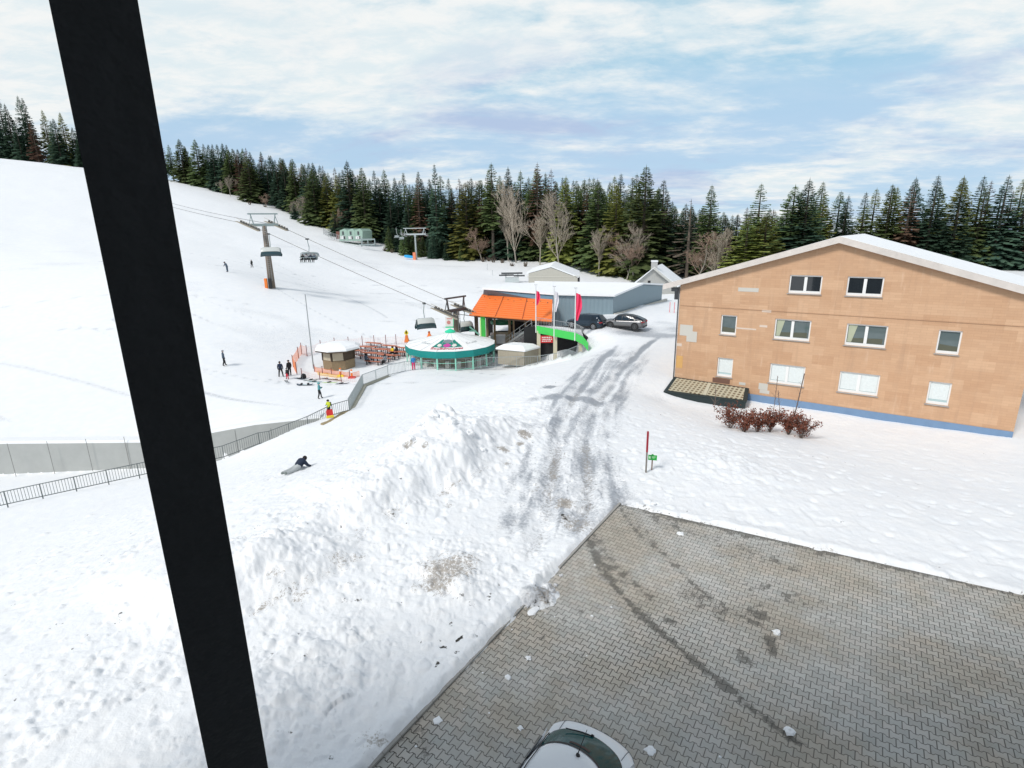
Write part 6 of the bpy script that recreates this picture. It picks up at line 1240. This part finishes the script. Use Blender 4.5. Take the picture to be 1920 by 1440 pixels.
def sapling(px, py, hgt, seed, label, lean=0, r_=.03):
    p = at(px, py, 15); root = T('bare_sapling', label, 'sapling', p); rd = random.Random(seed); h = MB(); tip = Vector((lean, .1, hgt)); h.tube([(0, 0, -.1), tip * .5 + Vector((.04, 0, 0)), tip], r_ * .6, 5)
    h.build('stem', TWIG, root); h = MB()
    for k in range(18):
        t_ = rd.uniform(.2, .95); b0 = tip * t_; a_ = rd.uniform(0, 6.28); e_ = b0 + Vector((math.cos(a_), math.sin(a_), 1.2)) * rd.uniform(.2, .55) * (1.1 - t_); h.tube([b0, (b0 + e_) / 2 + Vector((0, 0, .05)), e_], .006, 3)
    h.build('twigs', TWIG, root, fixn=False)
sapling(1339, 772, 1.7, 1, 'bare thin sapling in front of the latticed cellar lid'); sapling(1447, 790, 3.0, 2, 'bare thin sapling before the blue plinth, left of the taller one', .1); sapling(1480, 812, 3.6, 3, 'tallest bare dark sapling rising out of the hedge', .5, .05); sapling(1462, 795, 2.2, 4, 'short bare sapling leaning between two taller ones', -.3)
for px, py in ((1263, 585), (1257, 588)): pass
rp = T('red_stakes', 'pair of thin red stakes standing in the snow by the tiled house corner', 'stakes', at(1259, 586))
for dx in (-.25, .35): h = MB(); h.box((dx, 0, .6), (.06, .06, 1.5)); h.build('stake', mat('stake_pink', (.75, .12, .15), .6), rp)

# ------------------------------------------------------------------ trees
def foliage(name, c1, c2, c3=None):
    m = bpy.data.materials.new(name); m.use_nodes = True; t = m.node_tree; b = t.nodes['Principled BSDF']
    oi = N(t, 'ShaderNodeObjectInfo'); tc_ = N(t, 'ShaderNodeTexCoord'); ge = N(t, 'ShaderNodeNewGeometry')
    f = NOISE(t, tc_.outputs['Object'], .45, 4, .65); f2 = NOISE(t, tc_.outputs['Object'], 2.6, 3, .6)
    fac = M_(t, 'ADD', M_(t, 'MULTIPLY', SS(t, f, .3, .7), .6), M_(t, 'MULTIPLY', ge.outputs['Random Per Island'], .4))
    c = MIX(t, fac, (*c1, 1), (*c2, 1))
    if c3: c = MIX(t, M_(t, 'MULTIPLY', SS(t, f2, .55, .75), .7), c, (*c3, 1))
    v = M_(t, 'ADD', M_(t, 'MULTIPLY', oi.outputs['Random'], .8), .75)
    hs = N(t, 'ShaderNodeHueSaturation'); t.links.new(v, hs.inputs['Value']); t.links.new(c, hs.inputs['Color']); t.links.new(M_(t, 'ADD', M_(t, 'MULTIPLY', oi.outputs['Random'], .03), .485), hs.inputs['Hue'])
    t.links.new(hs.outputs[0], b.inputs['Base Color']); b.inputs['Roughness'].default_value = .75; b.inputs['Specular IOR Level'].default_value = .15
    tr = N(t, 'ShaderNodeBsdfTranslucent'); t.links.new(hs.outputs[0], tr.inputs[0]); mx = N(t, 'ShaderNodeMixShader'); mx.inputs[0].default_value = .40
    t.links.new(b.outputs[0], mx.inputs[1]); t.links.new(tr.outputs[0], mx.inputs[2]); t.links.new(mx.outputs[0], t.nodes['Material Output'].inputs[0]); return m
F_DK = foliage('needles_dark', (.036, .075, .055), (.095, .155, .10)); F_GR = foliage('needles_green', (.075, .12, .05), (.19, .24, .095)); F_OL = foliage('needles_olive', (.15, .17, .045), (.30, .31, .09), (.06, .09, .03))
F_BR = foliage('needles_brown', (.105, .060, .044), (.19, .115, .085), (.07, .06, .035)); F_GY = foliage('needles_grey', (.10, .085, .066), (.20, .165, .13))
BARK = mat('spruce_bark', (.15, .12, .095), .9, var=.25, scale=3); BARKP = mat('pale_bark', (.34, .31, .26), .85, var=.25, scale=3, objvar=.15)
TWG = mat('bare_twigs', (.38, .325, .26), .9, var=.25, scale=1.2, objvar=.2); TWR = mat('reddish_twigs', (.32, .225, .17), .9, var=.25, scale=1.2)
def spruce(seed, fol, H=25.0, R=3.6, start=.08, power=.85, sparse=1.0, ragged=.2, size=1.0):
    rd = random.Random(seed); h = MB(); trk = MB(); trk.cyl((0, 0, -1.5), (0, 0, H * .6), .36, .2, 8, cap=False); trk.cyl((0, 0, H * .6), (0, 0, H), .2, .03, 6, cap=False)
    z = H * start; off = [rd.uniform(-.3, .3) for _ in range(40)]
    while z < H - .15:
        t_ = (z - H * start) / (H * (1 - start)); Rz = R * ((1 - t_) ** (power * .92)) * 1.10 * (1 + .22 * off[int(t_ * 39)]) * min(1, .55 + t_ * 5); nb = max(4, int((8 if t_ < .8 else 6) * sparse)); a0 = rd.uniform(0, 6.28)
        for k in range(nb):
            if rd.random() < ragged * .5: continue
            a = a0 + 6.283 * k / nb + rd.uniform(-.35, .35); L = Rz * rd.uniform(1 - ragged * 1.4, 1 + ragged); d = Vector((math.cos(a), math.sin(a), 0)); sd_ = Vector((-d.y, d.x, 0))
            dr = (.42 - .75 * t_) + rd.uniform(-.1, .1)
            def P(s): return d * (L * s) + Vector((0, 0, z - L * dr * s * s * (1.25 - .35 * s) + (.12 * L if t_ > .75 else 0) * s))
            nn = 5 if L > 1.6 else 3
            for i in range(nn):
                s = .22 + .78 * (i + .5) / nn; p = P(s); q = P(min(1.08, s + .26)); w = (.40 + .27 * L * (1.08 - s)) * rd.uniform(.7, 1.25) * size; dn = rd.uniform(.10, .42) * (.5 + .25 * L)
                for sg in (-1, 1):
                    jt = Vector((rd.uniform(-.1, .1), rd.uniform(-.1, .1), rd.uniform(-.12, .12)))
                    h.add([p, p.lerp(q, .45) + sd_ * (sg * w) - Vector((0, 0, dn * .75)) + jt, q + sd_ * (sg * w * .45) - Vector((0, 0, dn * .6)), q], [(0, 1, 2, 3)])
        z += (.50 if t_ < .8 else .36) * rd.uniform(.85, 1.2) / max(.6, sparse)
    h.add([(-.1, 0, H - .6), (.1, .05, H - .6), (0, 0, H + .5)], [(0, 1, 2)])
    return h, trk, fol
def bare(seed, H=12.0, spread=.42, mat_=TWG, levels=4, straight=.75, nb=9):
    rd = random.Random(seed); tk = MB(); tw = MB()
    def grow(p, d, L, r, lv):
        n_ = 4; pts = [p]; dd = d.copy()
        for i in range(n_): dd = (dd + Vector((rd.gauss(0, .10), rd.gauss(0, .10), rd.gauss(.03, .05)))).normalized(); pts.append(pts[-1] + dd * (L / n_))
        tgt = tk if lv == 0 else tw
        for i in range(n_): tgt.cyl(pts[i], pts[i + 1], r * (1 - .75 * i / n_), r * (1 - .75 * (i + 1) / n_), 6 if lv == 0 else 3, cap=False)
        if lv >= levels: return
        for k in range(nb if lv == 0 else (6 if lv == 1 else 5)):
            u = rd.uniform(.18 if lv == 0 else .15, .98); i = min(n_ - 1, int(u * n_)); q = pts[i].lerp(pts[i + 1], u * n_ - i); a = rd.uniform(0, 6.28); ax = dd.cross(Vector((math.cos(a), math.sin(a), .3))).normalized()
            nd = (dd * (1 - spread) + ax * spread * 1.5 + Vector((0, 0, .25))).normalized(); grow(q, nd, L * (rd.uniform(.42, .62) if lv else rd.uniform(.28, .5) * (1.25 - .6 * u)), max(.026, r * .42), lv + 1)
    grow(Vector((0, 0, -.5)), Vector((0, 0, 1)), H, H * .014 + .02, 0)
    return tk, tw, mat_
def proto(builder):
    a, b, m = builder; return a, b, m
def mk_mesh(mb, name, m):
    me = bpy.data.meshes.new(name); me.from_pydata(mb.v, [], mb.f); me.materials.append(m); me.update(); return me
PROT = {}
def add_proto(key, variants):
    PROT[key] = []
    for crown, trk, fol in variants: PROT[key].append((mk_mesh(crown, 'crown', fol), mk_mesh(trk, 'trunk', BARK)))
add_proto('dark', [spruce(1, F_DK, R=3.9), spruce(2, F_DK, R=3.2, ragged=.28), spruce(3, F_DK, R=4.4, start=.04, power=.95)])
add_proto('green', [spruce(4, F_GR, R=4.0), spruce(5, F_GR, R=3.3, start=.2, ragged=.3), spruce(6, F_GR, R=4.5, start=.03)])
add_proto('olive', [spruce(7, F_OL, R=4.4, start=.03), spruce(8, F_OL, R=3.8, start=.06, ragged=.28)])
add_proto('brown', [spruce(9, F_BR, R=3.4, start=.12, sparse=.8, ragged=.35), spruce(10, F_BR, R=3.0, start=.2, sparse=.75, ragged=.4)])
add_proto('tall', [spruce(11, F_GR, R=3.0, start=.36, ragged=.3), spruce(12, F_DK, R=2.7, start=.3, ragged=.34, sparse=.85)])
add_proto('grey', [spruce(13, F_GY, R=3.6, start=.15, sparse=.62, ragged=.45, size=.4)])
add_proto('young', [spruce(14, F_DK, H=25, R=6.2, start=.01, power=.9), spruce(15, F_GR, H=25, R=5.6, start=.01, power=.85)])
def add_bare(key, items):
    PROT[key] = [(mk_mesh(tw, 'branches', m), mk_mesh(tk, 'trunk', BARKP)) for tk, tw, m in items]
add_bare('bare', [bare(21, spread=.32, nb=12), bare(22, spread=.27, nb=13), bare(23, spread=.36, nb=13)]); add_bare('rbare', [bare(24, mat_=TWR, spread=.34, nb=12), bare(25, mat_=TWR, spread=.42, nb=12)])
def tree_at(key, px, Y, topy, label, group=None, wid=1.0, seed=0, cat='spruce tree', name='spruce_tree'):
    d = ray(px, 470); X_, Y_ = d[0] / d[1] * Y, Y; z = gr(X_, Y_) - .15; topz = gy(px, topy, Y)[2]; Hh = max(2.0, topz - z) if seed < 300 else max(topz - z, (15 if px < 700 else 9) + (int(px * 7) % 7)); rd = random.Random(seed * 7919 + int(px * 13))
    cm, tm = rd.choice(PROT[key]); H0 = 12.0 if 'bare' in key else 25.0; s = Hh / H0
    root = T(name, label, cat, (X_, Y_, z), rd.uniform(0, 6.28), group)
    w_ = wid * (s if 'bare' in key or key == 'young' else s ** .45) * rd.uniform(.9, 1.12)
    for nm_, me in (('trunk', tm), ('branches' if 'bare' in key else 'crown', cm)):
        o = bpy.data.objects.new(nm_, me); C.objects.link(o); o.parent = root; o.scale = (w_, w_, s)
    return root
EPX = [-700, 0, 200, 420, 520, 640, 750, 900, 1000, 1200, 1400, 1600, 1920, 2400]; EY = [420, 330, 300, 262, 238, 196, 179, 166, 156, 135, 128, 124, 118, 112]
SPX = [-700, 0, 150, 300, 420, 470, 520, 600, 660, 700, 760, 820, 870, 925, 1000, 1060, 1120, 1165, 1205, 1240, 1265, 1325, 1350, 1380, 1415, 1432, 1480, 1500, 1600, 1750, 1920, 2400]; SY = [40, 150, 190, 232, 268, 278, 296, 306, 312, 320, 326, 320, 332, 320, 314, 326, 322, 326, 322, 346, 370, 366, 388, 396, 372, 398, 362, 348, 340, 330, 320, 300]
edge = lambda px: float(np.interp(px, EPX, EY)); sky_y = lambda px: float(np.interp(px, SPX, SY))
# trees one can name, in front
NAMED = [('dark', 822, 313, 0, .95, 'tall dark pointed spruce left of the broad olive one, above the young plantation'), ('olive', 877, 346, -3, 1.25, 'broad olive green spruce at the forest edge right of the young plantation'), ('tall', 925, 311, -2, 1.2, 'tall green spruce with long bare lower trunk right of the olive one'),
         ('dark', 955, 318, 3, 1, 'dark spruce tip between the bare trunked spruce and the reddish spruce'), ('brown', 1008, 306, 4, 1.1, 'reddish grey dying spruce, tallest of the brown ones'), ('brown', 1033, 318, 6, .9, 'narrow brown dying spruce right next to the tallest reddish one'), ('olive', 1060, 335, 0, 1.15, 'olive brown spruce above the snowy roof of the pale hall'),
         ('green', 1120, 345, -2, 1.3, 'broad green spruce standing left of the forked bare tree'), ('olive', 1153, 352, -4, 1.15, 'olive spruce between the broad green one and the tall olive one'), ('green', 1205, 315, -3, 1.3, 'very tall full spruce straight above the blue shed corner'), ('dark', 1238, 342, 2, 1.1, 'dark spruce with several tips right of the very tall full one'),
         ('green', 1326, 352, 2, 1.0, 'slim green spruce right behind the grey dead spruce'), ('tall', 1416, 349, 1, 1.0, 'lone slender spruce standing out above the tiled house roof'), ('olive', 1398, 412, -14, 1.5, 'bushy olive spruce just above the tiled house roof slope'), ('olive', 1432, 405, -12, 1.4, 'second bushy olive spruce right behind the sloping house roof'), ('green', 1478, 352, -4, 1.3, 'wide dark green spruce near the right end of the tree line'), ('dark', 1503, 340, -6, 1.4, 'large spruce at the far right behind the house roof'),
         ('grey', 1290, 375, -6, 1.1, 'tall dead grey spruce with pale leaning trunk above the house eave'), ('green', 486, 296, -4, 1.3, 'bushy green spruce at the upper left edge of the piste'), ('dark', 445, 272, 8, 1.1, 'tall dark spruce at the upper left corner of the forest'), ('green', 600, 322, -2, 1.1, 'green spruce above the pump house path with pale trunk'), ('dark', 632, 400, -9, 1.0, 'small dark spruce beside the green pump house'), ('green', 690, 318, 0, 1.0, 'green spruce right above the pump house'), ('brown', 545, 304, 10, 1.0, 'brownish spruce tip among dark ones on the upper left'), ('brown', 562, 306, 12, .9, 'second brownish spruce tip on the upper left'), ('dark', 665, 305, 2, 1.2, 'tall dark spruce left above the pump house'), ('dark', 560, 385, -10, .6, 'small dark spruce alone on the snow at the upper piste edge'), ('brown', 790, 330, 5, .8, 'thin brownish spruce left of the tall dark pointed one')]
for i, (key, px, ty, dy, wd, lab) in enumerate(NAMED): tree_at(key, px, edge(px) + dy, ty - (4 if key in ('green', 'olive', 'dark', 'tall') else 0), lab, None, wd * 1.22, i, *(('dead tree', 'dead_spruce') if key == 'grey' else ('spruce tree', 'spruce_tree')))
BARES = [('bare', 447, 336, -7, 1.3, 'grey bare tree at the upper left forest corner'), ('bare', 432, 342, -6, 1.0, 'slim grey bare tree at the very left of the piste edge'), ('rbare', 511, 366, -8, 1.2, 'reddish bare shrub tree at the upper piste edge'), ('bare', 571, 378, -6, 1.3, 'spreading grey bare tree in front of dark spruces, left of the pump house'), ('bare', 556, 384, -7, .9, 'smaller grey bare tree beside the spreading one'), ('rbare', 633, 402, -8, 1.0, 'tan bare tree right behind the red brown annex'), ('rbare', 904, 436, -6, 1.2, 'small tan larch like tree by the olive spruce'),
         ('bare', 968, 378, -4, .85, 'tall pale bare tree with several trunks above the valley drive frame'), ('bare', 953, 392, -2, .8, 'thin bare trunk left of the tall pale bare tree'), ('bare', 1012, 415, -3, 1.0, 'bare tree behind the pale hall gable'), ('bare', 1050, 397, -7, 1.05, 'wide pale bare tree behind the pale hall roof'), ('bare', 1124, 442, -9, 1.1, 'small forked bare tree behind the snowy hall roof edge'), ('rbare', 1192, 436, -9, 1.4, 'dense brownish bare tree left of the grey house gable'), ('bare', 1176, 440, -9, 1.0, 'pale trunked bare tree at the left of the dense brownish one'), ('rbare', 1308, 450, -8, 1.3, 'brownish bare thicket tree beside the dead spruce'), ('bare', 1345, 455, -10, 1.3, 'pale bare tree just above the house roof slope')]
for i, (key, px, ty, dy, wd, lab) in enumerate(BARES): tree_at(key, px, edge(px) + dy, ty, lab, None, wd, 100 + i, 'bare tree', 'bare_tree')
# young plantation
for i in range(17):
    px = 731 + i * 8.9; tree_at('young', px, edge(px) - 9 + (i % 3) * 2.2, 428 + 26 * (i / 16) + (i * 37 % 9) - 4, 'young dark spruce in the dense low plantation row behind the slim lift tower', 'young spruces of the plantation', .95, 200 + i, 'young spruce', 'young_spruce')
# the forest rows
rt = random.Random(77); GL = {'dark': 'dark green spruce in the closed forest rows behind the piste', 'green': 'mid green spruce in the closed forest rows behind the piste', 'olive': 'olive spruce in the closed forest rows behind the piste', 'brown': 'brown dying spruce within the closed forest rows'}
ntr = 0
for row in range(4):
    px = -330 + row * 6
    while px < 2150:
        ins = 400 < px < 1520; Y = edge(px) + 7 + row * 8.5 + rt.uniform(-2.5, 2.5)
        right = px > 800; w = rt.random(); key = 'dark' if w < (.34 if right else .60) else 'green' if w < (.70 if right else .85) else 'olive' if w < (.91 if right else .93) else 'brown'
        base_top = sky_y(px) + (11 if 800 < px < 1520 else 4); ty = base_top - 6 + (rt.uniform(8, 60) if row == 0 else rt.uniform(0, 42) if row == 1 else rt.uniform(-4, 30))
        if row < 3 or ins: tree_at(key, px, Y, ty, GL[key], 'spruces of the closed forest', 1.22, 300 + ntr, 'spruce tree', 'spruce_tree'); ntr += 1
        px += (17 if ins else (34 if px < 400 else 42)) * rt.uniform(.8, 1.25)
print('forest trees', ntr)
# brush stubs at the forest edge
SHR = mat('brush_brown', (.13, .10, .075), .9, var=.3)
for k, (px, py, lab) in enumerate(((906, 491, 'dark brown brush tuft poking through snow left of the root plates'), (917, 490, 'round brown root plate at the forest edge'), (925, 492, 'brown brush tuft right of the root plate'), (941, 493, 'small brush tuft below the tall bare trunk'), (960, 499, 'low dark tuft in the snow above the valley drive frame'), (985, 500, 'tiny dark tuft in the snow left of the pale hall'), (468, 384, 'dark tuft on the snow high up the piste'), (497, 388, 'second small dark tuft high up the piste'), (735, 474, 'low tuft in snow left of the plantation'), (722, 471, 'two tone tuft left of the pale chairs'))):
    q = at(px, py); root = T('brush_tuft', lab, 'brush', q); rd = random.Random(900 + k); h = MB()
    for i in range(26):
        a = rd.uniform(0, 6.28); e = Vector((math.cos(a) * rd.uniform(.2, .9), math.sin(a) * .5, rd.uniform(.3, 1.3))); h.tube([(e.x * .3, e.y * .3, -.1), e], .05, 3)
    h.build('stems', SHR, root, fixn=False)
